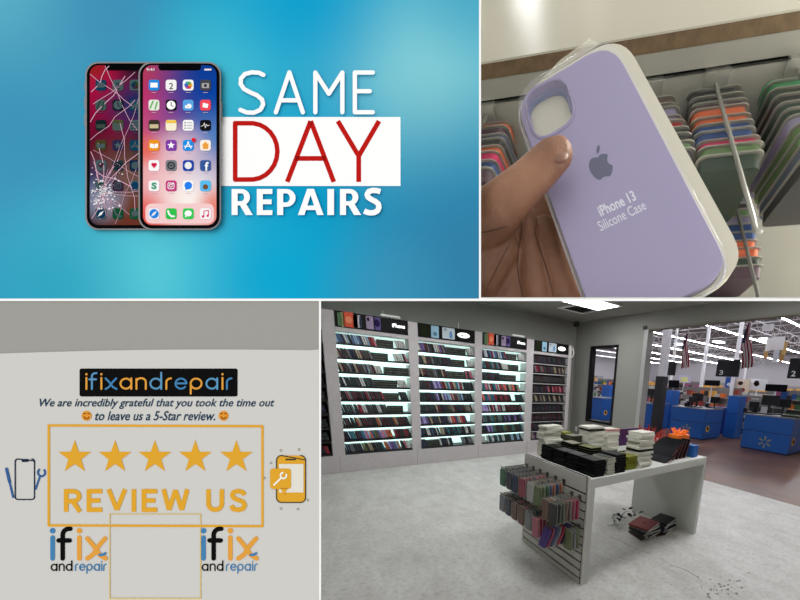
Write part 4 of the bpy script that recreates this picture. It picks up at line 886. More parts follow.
# wall socket
o = thing('wall_outlet', (XB-.006,6.3,.42), 'small pale outlet low on the wall right of the cabinet', 'outlet'); mb = MB(); mb.box((0,-.035,-.06),(.006,.035,.06)); mb.build('cover_plate', mat('lamp_frame_white', 0), o)
# ------------------------------------------------------------------ white display table
TX0, TX1, TY0, TY1, TH = 1.64, 3.38, 1.68, 2.58, .89
WL = mat('white_table_laminate', (196,196,190), .5)
tb = thing('display_table', (2.5,2.1,0), 'white table on panel legs, slatted at the end facing left, stacked with boxes', 'display table')
def TB(): m = MB(); m.T = Matrix.Translation((-2.5,-2.1,0)); return m
mb = TB(); mb.box((TX0+.02,TY0,TH-.075),(TX1-.0,TY1,TH)); mb.build('tabletop', WL, tb, bevel=.003)
mb = TB(); mb.box((TX0+.02,TY0+.001,0),(TX0+.075,TY1,TH-.0752)); mb.build('leg_panel', WL, tb, bevel=.002)
mb = TB(); mb.box((TX1-.045,TY0+.001,0),(TX1,TY1,TH-.0752)); mb.build('leg_panel', WL, tb, bevel=.002)
mb = TB(); mb.box((TX1,TY0+.01,0),(TX1+.018,TY1,TH-.02)); mb.build('slatted_face', SHF, tb)
mb = TB(); gz = [0]+[.055+.0715*k for k in range(11)]+[.91]
for a, b in zip(gz[:-1], gz[1:]): mb.box((TX0,TY0+.030,a+.008),(TX0+.02,TY1,b-.008))
mb.box((TX0+.002,TY0,0),(TX0+.02,TY0+.018,.91)); mb.build('slat_boards', mat('slat_white', (206,204,194), .5), tb)
mb = TB(); mb.box((TX0+.008,TY0+.01,0),(TX0+.0205,TY1-.002,.905)); mb.build('black_groove_strip', mat('slat_groove_black', (12,12,12)), tb)
WIRE = mat('wire_metal', (110,108,104), .35, metal=.8)
PKC = {'green': (70,120,88), 'slate': (66,70,84), 'navy': (42,54,86), 'grey green': (96,112,96), 'red': (170,66,78), 'pink': (214,110,130), 'white': (212,212,206), 'black': (44,44,42), 'moss': (116,134,84), 'blue': (72,86,140), 'orange': (206,112,80), 'brown': (122,88,72), 'taupe': (128,112,100), 'rose': (188,70,96), 'teal': (66,120,122), 'silver': (150,154,158), 'crimson': (206,40,76), 'purple': (60,38,120)}
def rpack_mesh():
    mb = MB(); mb.T = Matrix(((0,0,1,0),(1,0,0,0),(0,1,0,0),(0,0,0,1))); mb.prism(rrect(-.040,-.165,.040,-.012,.012,2), -.006, .006); mb.k = 1; mb.prism(rrect(-.046,-.172,.046,0,.010,2), .006, .0075)
    return mb.mesh('phone_case_package', [mat('case_shell', 0), mat('package_back', (168,164,154), .4)])
RP = rpack_mesh(); PKC = {k: tuple(int(x*.72+96*.28) for x in v) for k, v in PKC.items()}
def rhook(y, z, cols, nm, row, L=.27, dz=0):
    o = thing('display_hook', (TX0,y,z), 'wire hook on the %s, %s of its row' % (row, nm), 'hook', 'wire hooks on the slatted end')
    mb = MB(); mb.tube([(.001,0,0),(-L,0,.004),(-L-.012,0,.018)], .003, 6); mb.build('rod', WIRE, o); mb = MB(); mb.box((-.004,-.018,-.03),(0,.018,.008)); mb.build('hook_plate', WIRE, o)
    for i, c in enumerate(cols):
        x = -L+.012+i*.034
        p = bpy.data.objects.new('phone_case_package', RP); COL.objects.link(p); p.location = (TX0+x, y+random.uniform(-.004,.004), z-.006); p.rotation_euler = (random.uniform(-.05,.05), 0, random.uniform(-.05,.05))
        p.material_slots[0].link = 'OBJECT'; p.material_slots[0].material = mat('hung_case_'+c.replace(' ', '_'), PKC[c], .5)
        tag(p, '%s packaged case, %s from the front, %s hook of the %s' % (c, ['first','second','third','fourth','fifth','sixth','seventh'][i], nm, row), 'phone case', 'cases on the %s hook of the %s' % (nm, row))
hk = ['farthest','second farthest','third farthest','fourth farthest','fifth farthest','sixth farthest','nearest']
for y, c, n in zip((2.53,2.42,2.31,2.20,2.08,1.97), (['green','slate','grey green','slate','green','slate','navy'], ['slate','navy','grey green','slate','navy','navy','black'], ['navy','grey green','navy','black','slate','grey green','navy'], ['red','pink','red','slate','pink','rose','red'], ['white','white','brown','black','moss','black','taupe'], ['moss','moss','green','blue','orange','blue','orange']), hk): rhook(y, .812, c, n, 'top row')
for y, c, n in ((1.86,['brown','orange','white','silver','black','teal','brown'],'sixth farthest'), (1.765,['black','black','grey green','brown','taupe','rose','crimson'],'nearest')): rhook(y, .74, c, n, 'stepped row')
for y, c, n in zip((2.53,2.42,2.31,2.20,2.09), (['silver','taupe','black','slate','black','slate'], ['slate','brown','black','taupe','slate','black'], ['brown','taupe','rose','teal','taupe','brown'], ['brown','rose','brown','taupe','brown','rose'], ['silver','silver','teal','taupe','crimson','silver']), hk): rhook(y, .565, c, n, 'lower row')
rhook(1.98, .545, ['pink','crimson','rose','taupe','moss','silver'], 'sixth farthest', 'lower row')
# striped fan of cases at the front of the lower row
def chev():
    mb = MB(); mb.T = Matrix(((0,0,1,0),(1,0,0,0),(0,1,0,0),(0,0,0,1))); mb.prism([(-.034,0),(.034,0),(.044,-.05),(.034,-.15),(-.034,-.15),(-.044,-.05)], -.009, .009); return mb.mesh('phone_case', [mat('case_shell', 0)])
CH = chev()
o = thing('display_hook', (TX0,1.84,.50), 'wire hook carrying the fanned purple and blue cases', 'hook'); mb = MB(); mb.tube([(.001,0,0),(-.25,0,.004)], .003, 6); mb.build('rod', WIRE, o)
for i, c in enumerate(('purple','rose','blue','silver','crimson','navy','purple')):
    p = bpy.data.objects.new('phone_case', CH); COL.objects.link(p); p.location = (TX0-.235+i*.03, 1.84-.004*i, .50); p.rotation_euler = (0, .38, 0)
    p.material_slots[0].link = 'OBJECT'; p.material_slots[0].material = mat('hung_case_'+c, PKC[c], .5)
    tag(p, '%s case %s in the tilted fan low on the slatted end' % (c, ['foremost','second','third','fourth','fifth','sixth','rearmost'][i]), 'phone case', 'tilted fan of cases')
rhook(1.75, .50, ['moss','silver','moss'], 'nearest', 'lower row', .12)
# ---- boxes stacked on the table
def bx_mesh(w, d, t, c, c2, nm):
    mb = MB(); mb.box((-w/2,-d/2,0),(w/2,d/2,t-.003)); mb.k = 1; mb.box((-w/2+.004,-d/2+.004,t-.003),(w/2-.004,d/2-.004,t)); return mb.mesh(nm, [mat('box_side_%02x%02x%02x' % c, c, .6, spec=.12), mat('box_face_%02x%02x%02x' % c2, c2, .5, spec=.2)])
OR = ['bottom','second','third','fourth','fifth','sixth','seventh','eighth','ninth','tenth','eleventh','twelfth','thirteenth','fourteenth','fifteenth','sixteenth']
def stack(x, y, w, d, t, n, c, c2, desc, jit=.006, z=TH+.0005, special={}, rz=0):
    me = bx_mesh(w, d, t, c, c2, 'phone_case_box')
    for i in range(n):
        m_ = me; dd = desc
        if i in special: m_ = bx_mesh(w, d, t, special[i][0], special[i][1], 'phone_case_box'); dd = special[i][2]+' in the '+desc
        p = bpy.data.objects.new('phone_case_box', m_); COL.objects.link(p); p.location = (x+random.uniform(-jit,jit), y+random.uniform(-jit,jit), z+i*(t+.0004)); p.rotation_euler = (0, 0, rz+random.uniform(-.07,.07)*jit/.006)
        tag(p, '%s, %s from the bottom' % (dd, OR[i]) if i < n-1 else '%s, topmost' % dd, 'box', 'boxes of the %s' % desc)
WH, WF, BK, BF, GR, GF = (206,204,190), (216,214,202), (11,12,12), (24,26,24), (116,118,38), (128,130,44)
stack(1.84, 2.46, .20, .12, .021, 14, WH, WF, 'white box stack at the far left table corner', .012)
stack(2.06, 2.51, .11, .12, .024, 9, GR, GF, 'lime box stack behind the leftmost white stack')
for i, y in enumerate((1.79,1.97,2.15,2.33)): stack(1.775, y, .12, .17, .0185, 7, BK, BF, 'black box stack, %s along the slatted edge' % ['nearest','second','third','farthest'][i])
stack(1.895, 1.785, .085, .17, .0175, 8, (176,174,160), (40,42,38), 'pale-sided box stack at the near table edge')
stack(2.02, 1.80, .12, .18, .0185, 8, BK, BF, 'black box stack left of the near lime stack')
stack(1.95, 2.02, .12, .17, .0185, 9, BK, (96,98,52), 'lime-labelled black box stack behind the pale stack')
stack(1.93, 2.24, .12, .17, .0185, 9, (30,32,28), (120,118,96), 'black box stack with beige faces amid the table')
stack(2.06, 2.40, .13, .17, .02, 10, (60,58,48), (112,110,96), 'grey brown box stack near the far edge')
stack(2.19, 1.83, .13, .19, .0225, 5, GR, GF, 'lime box stack at the near table edge')
stack(2.17, 2.04, .15, .17, .018, 7, (84,84,72), (120,118,100), 'grey box stack behind the near lime stack')
stack(2.23, 2.30, .20, .15, .021, 14, WH, WF, 'white box stack amid the table', .007, special={12: ((40,40,36), (40,40,36), 'dark box')})
stack(2.52, 2.34, .17, .15, .021, 12, WH, WF, 'white box stack half hidden at the back', .008, special={11: ((190,120,120), WF, 'pink-edged box')})
stack(2.36, 1.80, .19, .15, .0205, 15, WH, WF, 'tall white box stack at the near edge', .010, special={7: ((30,30,28), (30,30,28), 'black box')})
# tablets and bags on the right half
TBK = mat('black_tablet_case', (15,16,20), .5, spec=.15); TRD = mat('tablet_red_edge', (112,62,60), .5)
def tablet(x, y, lean, rz, label, h=.2, w=.26, z=TH+.006):
    o = thing('tablet_case', (x,y,z), label, 'tablet case', rot=(Matrix.Rotation(rz,3,'Z') @ Matrix.Rotation(lean,3,'Y')))
    mb = MB(); mb.T = Matrix(((0,0,1,0),(1,0,0,0),(0,1,0,0),(0,0,0,1))); mb.prism(rrect(-w/2,0,w/2,h,.012,2), 0, .012); mb.build('cover', TBK, o)
    mb = MB(); mb.T = Matrix(((0,0,1,0),(1,0,0,0),(0,1,0,0),(0,0,0,1))); mb.prism(rrect(-w/2-.003,-.001,w/2+.003,h+.003,.012,2), .012, .017); mb.build('edge_band', TRD, o)
for i, (x, y, ln) in enumerate(((2.66,1.86,1.25),(2.72,1.88,.95),(2.78,1.9,.8),(2.86,1.9,.62),(2.93,1.9,.5),(3.00,1.9,.42),(3.07,1.9,.36))):
    tablet(x, y, ln, 0, 'black tablet case leaning on the table, %s from the tall white stack' % ['first','second','third','fourth','fifth','sixth','seventh'][i], .2, .26)
for i in range(4):
    mb = MB(); mb.prism(rrect(-.13,-.1,.13,.1,.015,2), 0, .014); p = mb.build('tablet_case', TBK, loc=(2.58,2.0+.01*i,TH+.001+i*.0145)); tag(p, 'black tablet case lying flat behind the tall white stack, %s' % ['lowest','second','third','topmost'][i], 'tablet case')
mb = MB(); mb.prism(rrect(-.05,-.09,.05,.09,.012,3), 0, .125); o = mb.build('blue_box', mat('bright_blue_box', (24,90,160), .45), loc=(3.24,1.83,TH+.001), bevel=.004); tag(o, 'bright blue box at the right end of the white table', 'box')
def tangle(name, x, y, z, w, d, h, c, label, cat, n=26, seed=1):
    rr = random.Random(seed); o = thing(name, (x,y,z), label, cat)
    mb = MB(); mb.prism(rrect(-w/2,-d/2,w/2,d/2,.02,2), 0, h*.45); mb.build('bag_body', mat(name+'_body_'+str(seed), c, .5), o, bevel=.01)
    mb = MB()
    for k in range(n):
        a = (rr.uniform(-w/2,w/2), rr.uniform(-d/2,d/2), h*.4); b = (a[0]+rr.uniform(-.05,.05), a[1]+rr.uniform(-.05,.05), h*rr.uniform(.6,1)); e = (b[0]+rr.uniform(-.04,.04), b[1]+rr.uniform(-.03,.03), b[2]-rr.uniform(0,.04))
        mb.tube([a,b,e], [.011,.007,.003], 5)
    mb.build('crumpled_strands', mat(name+'_strand_'+str(seed), tuple(min(255, int(v*1.15)) for v in c), .35), o)
tangle('orange_bag', 3.19, 1.93, TH+.175, .22, .14, .11, (226,112,26), 'crumpled orange bag lying on top of the leaning tablet cases', 'bag', 16, 3)
tangle('red_bag', 3.17, 2.26, TH+.002, .34, .26, .27, (150,44,34), 'heap of crumpled red packaging at the back of the table', 'bag', 30, 5)
mb = MB(); mb.box((-.22,-.015,0),(.22,.015,.20)); o = mb.build('purple_box', mat('purple_card', (66,36,78), .5), loc=(3.02,2.53,TH+.002)); tag(o, 'long dark purple box along the back edge of the table', 'box')
# ---- pile under the table
mb = MB(); 
PC = [((3.14,1.99),.02,'black',(.30,.24),.25), ((2.86,1.98),.02,'dark brown',(.30,.24),-.2), ((3.15,1.98),.045,'black',(.29,.23),.05), ((2.88,1.99),.045,'charcoal',(.30,.23),.15), ((3.13,2.0),.07,'navy',(.28,.22),.3), ((2.86,2.0),.07,'black',(.29,.22),-.05), ((2.87,2.01),.095,'grey',(.28,.22),.1), ((3.15,1.98),.095,'black',(.28,.22),.1), ((2.87,2.02),.12,'dull red',(.30,.24),.22), ((3.16,1.97),.12,'black',(.27,.2),.18)]
UC = {'black': (26,26,30), 'dark brown': (62,44,36), 'charcoal': (52,52,56), 'navy': (34,40,58), 'grey': (110,112,116), 'dull red': (128,58,58)}
for i, ((x, y), z, c, (w, d), rz) in enumerate(PC):
    o = thing('tablet_case', (x, y, z-.019), '%s tablet case piled under the table, %s layer, %s stack' % (c, ['first','second','third','fourth','fifth'][i//2], 'right' if x > 3.05 else 'left'), 'tablet case', 'tablet cases piled under the table', rot=(0,0,rz))
    mb = MB(); mb.prism(rrect(-w/2,-d/2,w/2,d/2,.015,3), 0, .022); mb.build('cover', mat('pile_case_'+c.replace(' ', '_'), UC[c], .5), o, bevel=.003)
    mb = MB(); mb.prism(rrect(-w/2+.006,-d/2-.002,w/2-.006,-d/2+.004,.002,1), .006, .016); mb.build('page_edge', mat('pale_edge', (190,190,184)), o)
    if c == 'dull red': mb = MB(); mb.prism(disc(0,0,.018,16), .0222, .0226); mb.build('round_emblem', mat('pile_case_black', 0), o)
rr = random.Random(9)
for nm, x, y, c, lab, n, sp in (('plastic_scraps', 2.70, 2.30, (168,170,160), 'crumpled pale plastic scraps on the floor left of the pile', 14, .12), ('black_scraps', 3.0, 2.42, (24,24,24), 'spiky black plastic scraps behind the pile under the table', 26, .2), ('loose_wrappers', 2.92, 1.80, (150,146,140), 'clear and pale wrappers at the front of the pile', 12, .2)):
    mb = MB()
    for k in range(n):
        a = Vector((x+rr.uniform(-sp,sp), y+rr.uniform(-sp*.5,sp*.5), .004+rr.uniform(0,.02 if c[0] > 50 else .05))); u = Vector((rr.uniform(-1,1), rr.uniform(-1,1), rr.uniform(-.2,.5))).normalized()*rr.uniform(.03,.08); v = Vector((rr.uniform(-1,1), rr.uniform(-1,1), rr.uniform(0,.4))).normalized()*rr.uniform(.01,.04)
        P = [a, a+u, a+u+v, a+v]; P = [Vector((p.x, p.y, max(.002, p.z))) for p in P]; mb.hexa(P, [p+Vector((0,0,.003)) for p in P])
    o = mb.build(nm, mat(nm+'_plastic', c, .3)); tag(o, lab, 'plastic', kind='stuff')
# marks on the floor (dark scuffed seam)
mb = MB(); rr = random.Random(3)
pts = [onz(600+t*140/14, 532+t*64/14+rr.uniform(-1.5,1.5)) for t in range(15)]
for k in range(len(pts)-1):
    a, b = pts[k], pts[k+1]; d = (b-a).normalized(); nrm = Vector((-d.y, d.x, 0)); wv = rr.uniform(.001,.005)
    if rr.random() < .82: mb.add([a-nrm*wv+Vector((0,0,.0012)), b-nrm*wv+Vector((0,0,.0012)), b+nrm*wv+Vector((0,0,.0012)), a+nrm*wv+Vector((0,0,.0012))], [(0,1,2,3)])
for k in range(46):
    c = onz(rr.gauss(722,14), rr.gauss(585,5)); r = rr.uniform(.003,.012)
    mb.add([c+Vector((r*math.cos(t)*1.6, r*math.sin(t), .0012)) for t in (0,.9,2.0,3.1,4.3,5.4)], [list(range(6))])
o = mb.build('trim_7', mat('worn_seam_filler', (128,124,118), .8)); struct(o)
# ================================================================== BIG STORE beyond the opening
SX1, SY0, SY1, SH = 46.0, -3.0, 36.0, 6.2
mfl = mat('polished_brown_floor', (118,84,62), .3, spec=.3, c2=(92,64,48), nscale=1.2)
def sslab(name, a, b, m): mb = MB(); mb.box(a, b); return struct(mb.build(name, m))
sslab('floor', (XB+.06,SY0,-.05), (SX1,SY1,-.002), mfl)
sslab('ceiling', (XB+.14,SY0,SH), (SX1,SY1,SH+.1), mat('store_ceiling', (112,110,114), .8))
SW = mat('store_white_wall', (186,186,192), .8)
sslab('wall_store_far', (SX1,SY0,0), (SX1+.1,SY1,SH), SW); sslab('wall_store_side', (XB+.14,SY1,0), (SX1,SY1+.1,SH), SW); sslab('wall_store_near', (XB+.14,SY0-.1,0), (SX1,SY0,SH), SW)
sslab('wall_store_left', (XB+.02,YW+.13,0), (XB+.139,SY1,SH), SW)
sslab('wall_store_upper', (XB+.02,SY0,HC+.06), (XB+.139,YW+.12,SH), SW)
STG = mat('strip_light_glow', (250,250,255), emit=STRIP_E); TRW = mat('white_truss_paint', (226,226,232), .5)
for k, y in enumerate((3.0,6.6,10.4,14.4,18.6,22.8,27.2,32)):
    o = thing('strip_light', (26,y,SH-1.0), 'long strip light over the checkout hall, %s from the doorway side' % ['first','second','third','fourth','fifth','sixth','seventh','eighth','ninth','tenth'][k], 'light', 'strip lights of the big store')
    mb = MB(); mb.box((-20.1,-.028,-.04),(19,.028,-.01)); mb.build('tube_row', STG, o); mb = MB(); mb.box((-20.1,-.045,-.008),(19,.045,.03)); mb.build('housing', TRW, o)
    for h_ in range(-18,19,6): mb = MB(); mb.tube([(h_,0,.03),(h_,0,1.0)], .012, 4); mb.build('hanger_rod', TRW, o)
def truss(name, a, b, h, label, group, step=.9):
    a, b = Vector(a), Vector(b); c = (a+b)/2; o = thing(name, c, label, 'roof truss', group); L = (b-a).length; n = int(L/step); dn = Vector((0,0,-h)); r = .028
    mb = MB(); mb.tube([a-c,b-c], r, 5); mb.tube([a-c+dn,b-c+dn], r, 5); mb.build('chord_rails', TRW, o)
    mb = MB(); d = (b-a)/n
    for i in range(n): mb.tube([a-c+d*i, a-c+d*(i+.5)+dn], r*.55, 4); mb.tube([a-c+d*(i+.5)+dn, a-c+d*(i+1)], r*.55, 4)
    mb.build('web_bars', TRW, o)
for k, x in enumerate((8,11,14,17.5,21.5,26,31,37,43)): truss('roof_truss', (x,SY0+.2,SH-.05), (x,SY1-.2,SH-.05), .55, 'white roof truss crossing the hall, %s row back' % ['first','second','third','fourth','fifth','sixth','seventh','eighth','ninth'][k], 'cross trusses of the big store')
for k, y in enumerate((8.6,17.0,25.5)): truss('roof_girder', (7,y,SH-.65), (45,y,SH-.65), .5, 'long white girder along the hall, %s from the shop' % ['nearest','middle','farthest'][k], 'girders of the big store', 1.2)
for k, y in enumerate((4.8,8.5,12.4,16.5,20.7,25,29.6)):
    for x in (14,22,32):
        mb = MB(); mb.box((-.6,-.3,-.1),(.6,.3,0)); o = mb.build('skylight_well', mat('skylight_glow', (240,244,255), emit=STRIP_E*.12), loc=(x,y,SH-.02)); tag(o, 'bright recessed skylight in the hall roof, %s column, row %s' % ({14:'near',22:'middle',32:'far'}[x], ['one','two','three','four','five','six','seven'][k]), 'skylight', 'skylights of the big store')
# columns
CW_, CD = mat('white_column', (240,240,244), .5), mat('dark_column_guard', (50,50,54), .5)
def column(px, x, w, label, guard=2.0, pv=400):
    y = onx(px, pv, x).y; o = thing('store_column', (x,y,0), label, 'column')
    mb = MB(); mb.box((-w/2,-w/2,guard),(w/2,w/2,SH)); mb.build('shaft', CW_, o)
    mb = MB(); mb.box((-w/2-.03,-w/2-.03,0),(w/2+.03,w/2+.03,guard)); mb.build('guard_sleeve', CD, o)
column(659.5, 8.3, .19, 'nearest white column with a dark lower sleeve, left in the opening', 1.9, 400)
for px, x, l in ((702,16,'thin white column behind the left checkout'), (733,15,'thin white column above the number three sign'), (744,30,'far thin column at the hall centre'), (671,20,'far column left of the flags')): column(px, x, .13, l, 1.2, 380)
# checkout counters
BLUE = mat('store_blue_panel', (34,94,176), .4); DBL = mat('dark_blue_panel', (22,48,112), .45); SIL = mat('grey_counter_top', (124,128,140), .35); YLW = mat('yellow_decal', (236,178,40), .5); SPK = mat('faded_spark_decal', (150,150,110), .5)
BLKS = mat('store_black_plastic', (22,22,26), .4)
def counter(x, y0, y1, dep, h, label, spark=True):
    o = thing('checkout_counter', (x+dep/2,(y0+y1)/2,0), label, 'counter'); c = Vector(o.location); w = y1-y0
    mb = MB(); mb.box((-dep/2,-w/2,.04),(dep/2,w/2,h*.52)); mb.build('lower_panel', BLUE, o, bevel=.01)
    mb = MB(); mb.box((-dep/2,-w/2,h*.54),(dep/2,w/2,h-.03)); mb.build('upper_panel', BLUE, o, bevel=.01)
    mb = MB(); mb.box((-dep/2+.02,-w/2+.02,0),(dep/2-.02,w/2-.02,h-.03)); mb.build('dark_core', DBL, o)
    mb = MB(); mb.box((-dep/2-.01,-w/2-.01,h-.03),(dep/2+.01,w/2+.01,h)); mb.build('worktop', SIL, o)
    if spark:
        mb = MB(); mb.T = Matrix.Translation((-dep/2-.004,-.02,h*.27)) @ Matrix(((0,0,-1,0),(-1,0,0,0),(0,1,0,0),(0,0,0,1)))
        for k in range(6):
            t = k*PI/3+PI/6; u = Vector((math.cos(t), math.sin(t))); v = Vector((-u.y, u.x)); mb.prism([tuple(u*.05-v*.012), tuple(u*.15-v*.026), tuple(u*.17), tuple(u*.15+v*.026), tuple(u*.05+v*.012)], 0, .004)
        mb.build('spark_emblem', SPK, o)
    mb = MB(); mb.T = Matrix.Translation((-dep/2+.25,-w/2-.004,h*.36)) @ Matrix(((1,0,0,0),(0,0,1,0),(0,1,0,0),(0,0,0,1))); mb.prism(disc(0,0,.11,20), -.004, 0); s = mb.build('round_decal', YLW, o)
    mb = MB(); mb.T = Matrix.Translation((-dep/2+.25,-w/2-.009,h*.36)) @ Matrix(((1,0,0,0),(0,0,1,0),(0,1,0,0),(0,0,0,1))); mb.prism([(-.05,-.03),(.04,-.05),(.06,.03),(0,.06),(-.05,.04)], -.002, .0); mb.build('decal_figure', flat((40,34,30)), s)
    return o
counter(10.0, 5.23, 6.45, 1.15, 1.0, 'blue checkout counter with a faded spark emblem, left of the two near ones')
counter(10.0, 2.84, 4.06, 1.5, 1.0, 'blue checkout counter with a spark emblem, at the right edge of the view')
counter(10.0, 7.35, 8.3, 1.2, 1.0, 'blue checkout counter left of the dark column sleeve', False)
counter(10.2, 10.0, 10.9, 1.2, 1.0, 'blue checkout counter seen through the black-framed window', False)
def tower(px, x, w, d, h, label):
    y = onx(px, 400, x).y; o = thing('blue_pillar', (x+d/2,y,0), label, 'pillar')
    mb = MB(); mb.box((-d/2,-w/2,0),(d/2,w/2,h*.56)); mb.build('lower_panel', BLUE, o, bevel=.01); mb = MB(); mb.box((-d/2,-w/2,h*.575),(d/2,w/2,h)); mb.build('upper_panel', BLUE, o, bevel=.01)
    mb = MB(); mb.box((-d/2+.02,-w/2+.02,h*.5),(d/2-.02,w/2-.02,h*.6)); mb.build('joint_band', DBL, o)
tower(734, 11.6, .40, .5, 1.45, 'tall blue checkout pillar between the two counters'); tower(668, 11.4, .36, .5, 1.5, 'tall blue pillar right of the dark column sleeve'); tower(604.5, 12.4, .5, .5, 1.55, 'tall blue pillar seen through the window')
for px, x, w, h, l in ((720,12.3,1.0,.98,'low dark blue counter between the pillars'), ):
    y = onx(px, 420, x).y; mb = MB(); mb.box((0,-w/2,0),(.6,w/2,h)); o = mb.build('low_counter', DBL, loc=(x,y,0), bevel=.01); tag(o, l, 'counter')
# register gear on the counters
def gear(px, pv, x, label, s=1.0, kind=0):
    p = onx(px, pv, x); z0 = 1.001; o = thing('register_terminal', (x,p.y,z0), label, 'register')
    mb = MB(); mb.tube([(0,0,0),(0,0,.24*s)], .03*s, 8); mb.build('stand', BLKS, o); mb = MB(); mb.box((-.03,-.17*s,.2*s),(.03,.17*s,.42*s)); mb.build('monitor', BLKS, o, bevel=.008)
    mb = MB(); mb.box((-.16,-.14*s,0),(.12,.16*s,.03)); mb.build('base', BLKS, o)
    mb = MB(); mb.box((-.02,.24*s,0),(.1,.34*s,.16*s)); mb.build('card_reader', BLKS, o, bevel=.005)
gear(696, 409, 10.4, 'black register terminal on the left blue counter', 1.1); gear(714, 408, 10.9, 'second black register terminal on the left blue counter', .9); gear(768, 414, 10.5, 'black register terminal on the right blue counter', 1.3); gear(782, 413, 11.0, 'black register terminal at the back of the right counter', 1.1)
gear(651, 402, 10.5, 'black register terminal on the counter beside the dark sleeve', 1.2); gear(690, 420, 10.3, 'small register terminal at the left end of the left counter', .8)
gear(752, 418, 10.4, 'small register terminal at the left end of the right counter', .8)
o = thing('fruit_tray', (10.3, onx(791, 417, 10.3).y, 1.001), 'dark green tray lying on the right counter', 'tray'); mb = MB(); mb.box((-.15,-.2,0),(.15,.2,.06)); mb.build('tray', mat('dark_green_tray', (52,58,44)), o, bevel=.01)
# lane signs
def lane(px0, pv0, px1, pv1, x, num, label):
    a, b = onx(px0, pv0, x), onx(px1, pv1, x); w = abs(a.y-b.y); h = a.z-b.z; o = thing('lane_sign', (x,(a.y+b.y)/2,b.z), label, 'sign')
    mb = MB(); mb.box((-.04,-w/2,0),(.04,w/2,h)); mb.build('panel', mat('lane_sign_black', (12,13,16), .4), o, bevel=.005)
    if num:
        mb = MB(); mb.T = Matrix.Translation((-.042,0,0)) @ Matrix(((0,0,-1,0),(-1,0,0,0),(0,1,0,0),(0,0,0,1))); u = -w/2
        text_into(mb, num, lambda p, q: (p, q, 0), -w*.34, h*.38, -w*.16, h*.10, bold=.02); mb.build('lane_number', flat((225,228,230)), o)
    mb = MB(); 
    for s in (-.3,.3): mb.tube([(0,s*w,h),(0,s*w,SH-b.z-.3)], .006, 5)
    mb.build('hanger_wires', TRW, o)
lane(718.5, 360, 738, 377, 9.6, '3', 'black hanging lane sign reading 3'); lane(791, 358.5, 812, 379, 9.4, '2', 'black hanging lane sign reading 2 at the right edge'); lane(661, 362, 674.5, 375.5, 9.9, '', 'black hanging lane sign behind the white column')
# flags
FR, FWH, FB = mat('flag_red', (128,34,52), .8), mat('flag_white', (206,202,206), .8), mat('flag_blue', (44,50,80), .8)
def usflag(pt, pb, x, label, wid):
    a, b = onx(*pt, x), onx(*pb, x); o = thing('flag', tuple(a), label, 'flag', 'flags hanging over the checkouts'); Ln = a.z-b.z; n = 16; rr = random.Random(int(pt[0]))
    def P(i, j):      # i down 0..n, j across 0..13
        t = i/n; wdt = wid*(.25+.75*min(1, t*2.0)); off = (b.y-a.y)*t+wid*.18*math.sin(t*5.2); return (.05*math.sin(j*1.3+t*3), off-(j/13-.5)*wdt, -Ln*t-.10*wid*math.sin(j*.9))
    mbs = [MB(), MB(), MB()]
    for j in range(13):
        for i in range(n):
            k = 2 if (i < n*.42 and j < 6) else j % 2
            q = [P(i,j), P(i+1,j), P(i+1,j+1), P(i,j+1)]; mbs[k].hexa([Vector(v) for v in q], [Vector(v)+Vector((.006,0,0)) for v in q])
    mbs[0].build('red_stripes', FR, o); mbs[1].build('white_stripes', FWH, o); mbs[2].build('blue_canton', FB, o)
    mb = MB(); mb.tube([(0,0,0),(0,0,SH-a.z-.3)], .008, 5); mb.build('hanger_wire', TRW, o)
usflag((688,334), (683,368), 10.4, 'red and white striped flag hanging left, by the white column', .28); usflag((750,323), (744,368), 9.1, 'larger striped flag hanging beside the number three sign', .27)
# hanging cluster of white tags
o = thing('hanging_tags', tuple(onx(777,337,10.0)), 'cluster of white and orange tags hanging from the hall roof', 'hanging sign')
for k, (dx, dz, c, w) in enumerate(((.17,-.02,(250,250,252),.15),(.05,.0,(253,253,255),.17),(-.1,.0,(250,251,255),.16),(-.2,-.12,(224,190,130),.10),(.24,-.2,(222,184,124),.10),(.0,-.3,(238,244,253),.13),(-.14,-.28,(222,180,110),.10))):
    mb = MB(); mb.T = Matrix.Translation((k*.03,dx,dz)) @ Matrix.Rotation((k-3)*.1, 4, 'Z'); mb.box((-.008,-w/2,-.33),(.008,w/2,0)); mb.build('tag', flat(c), o)
mb = MB(); mb.tube([(.06,0,0),(.06,0,1.6)], .006, 5); mb.build('hanger_wire', TRW, o)
mb = MB(); p = onx(768,328,10); mb.box((-.03,-.13,-.07),(.03,.13,.09)); o = mb.build('exit_box', flat((214,214,216)), loc=p); tag(o, 'small white box hanging above the tag cluster', 'sign')
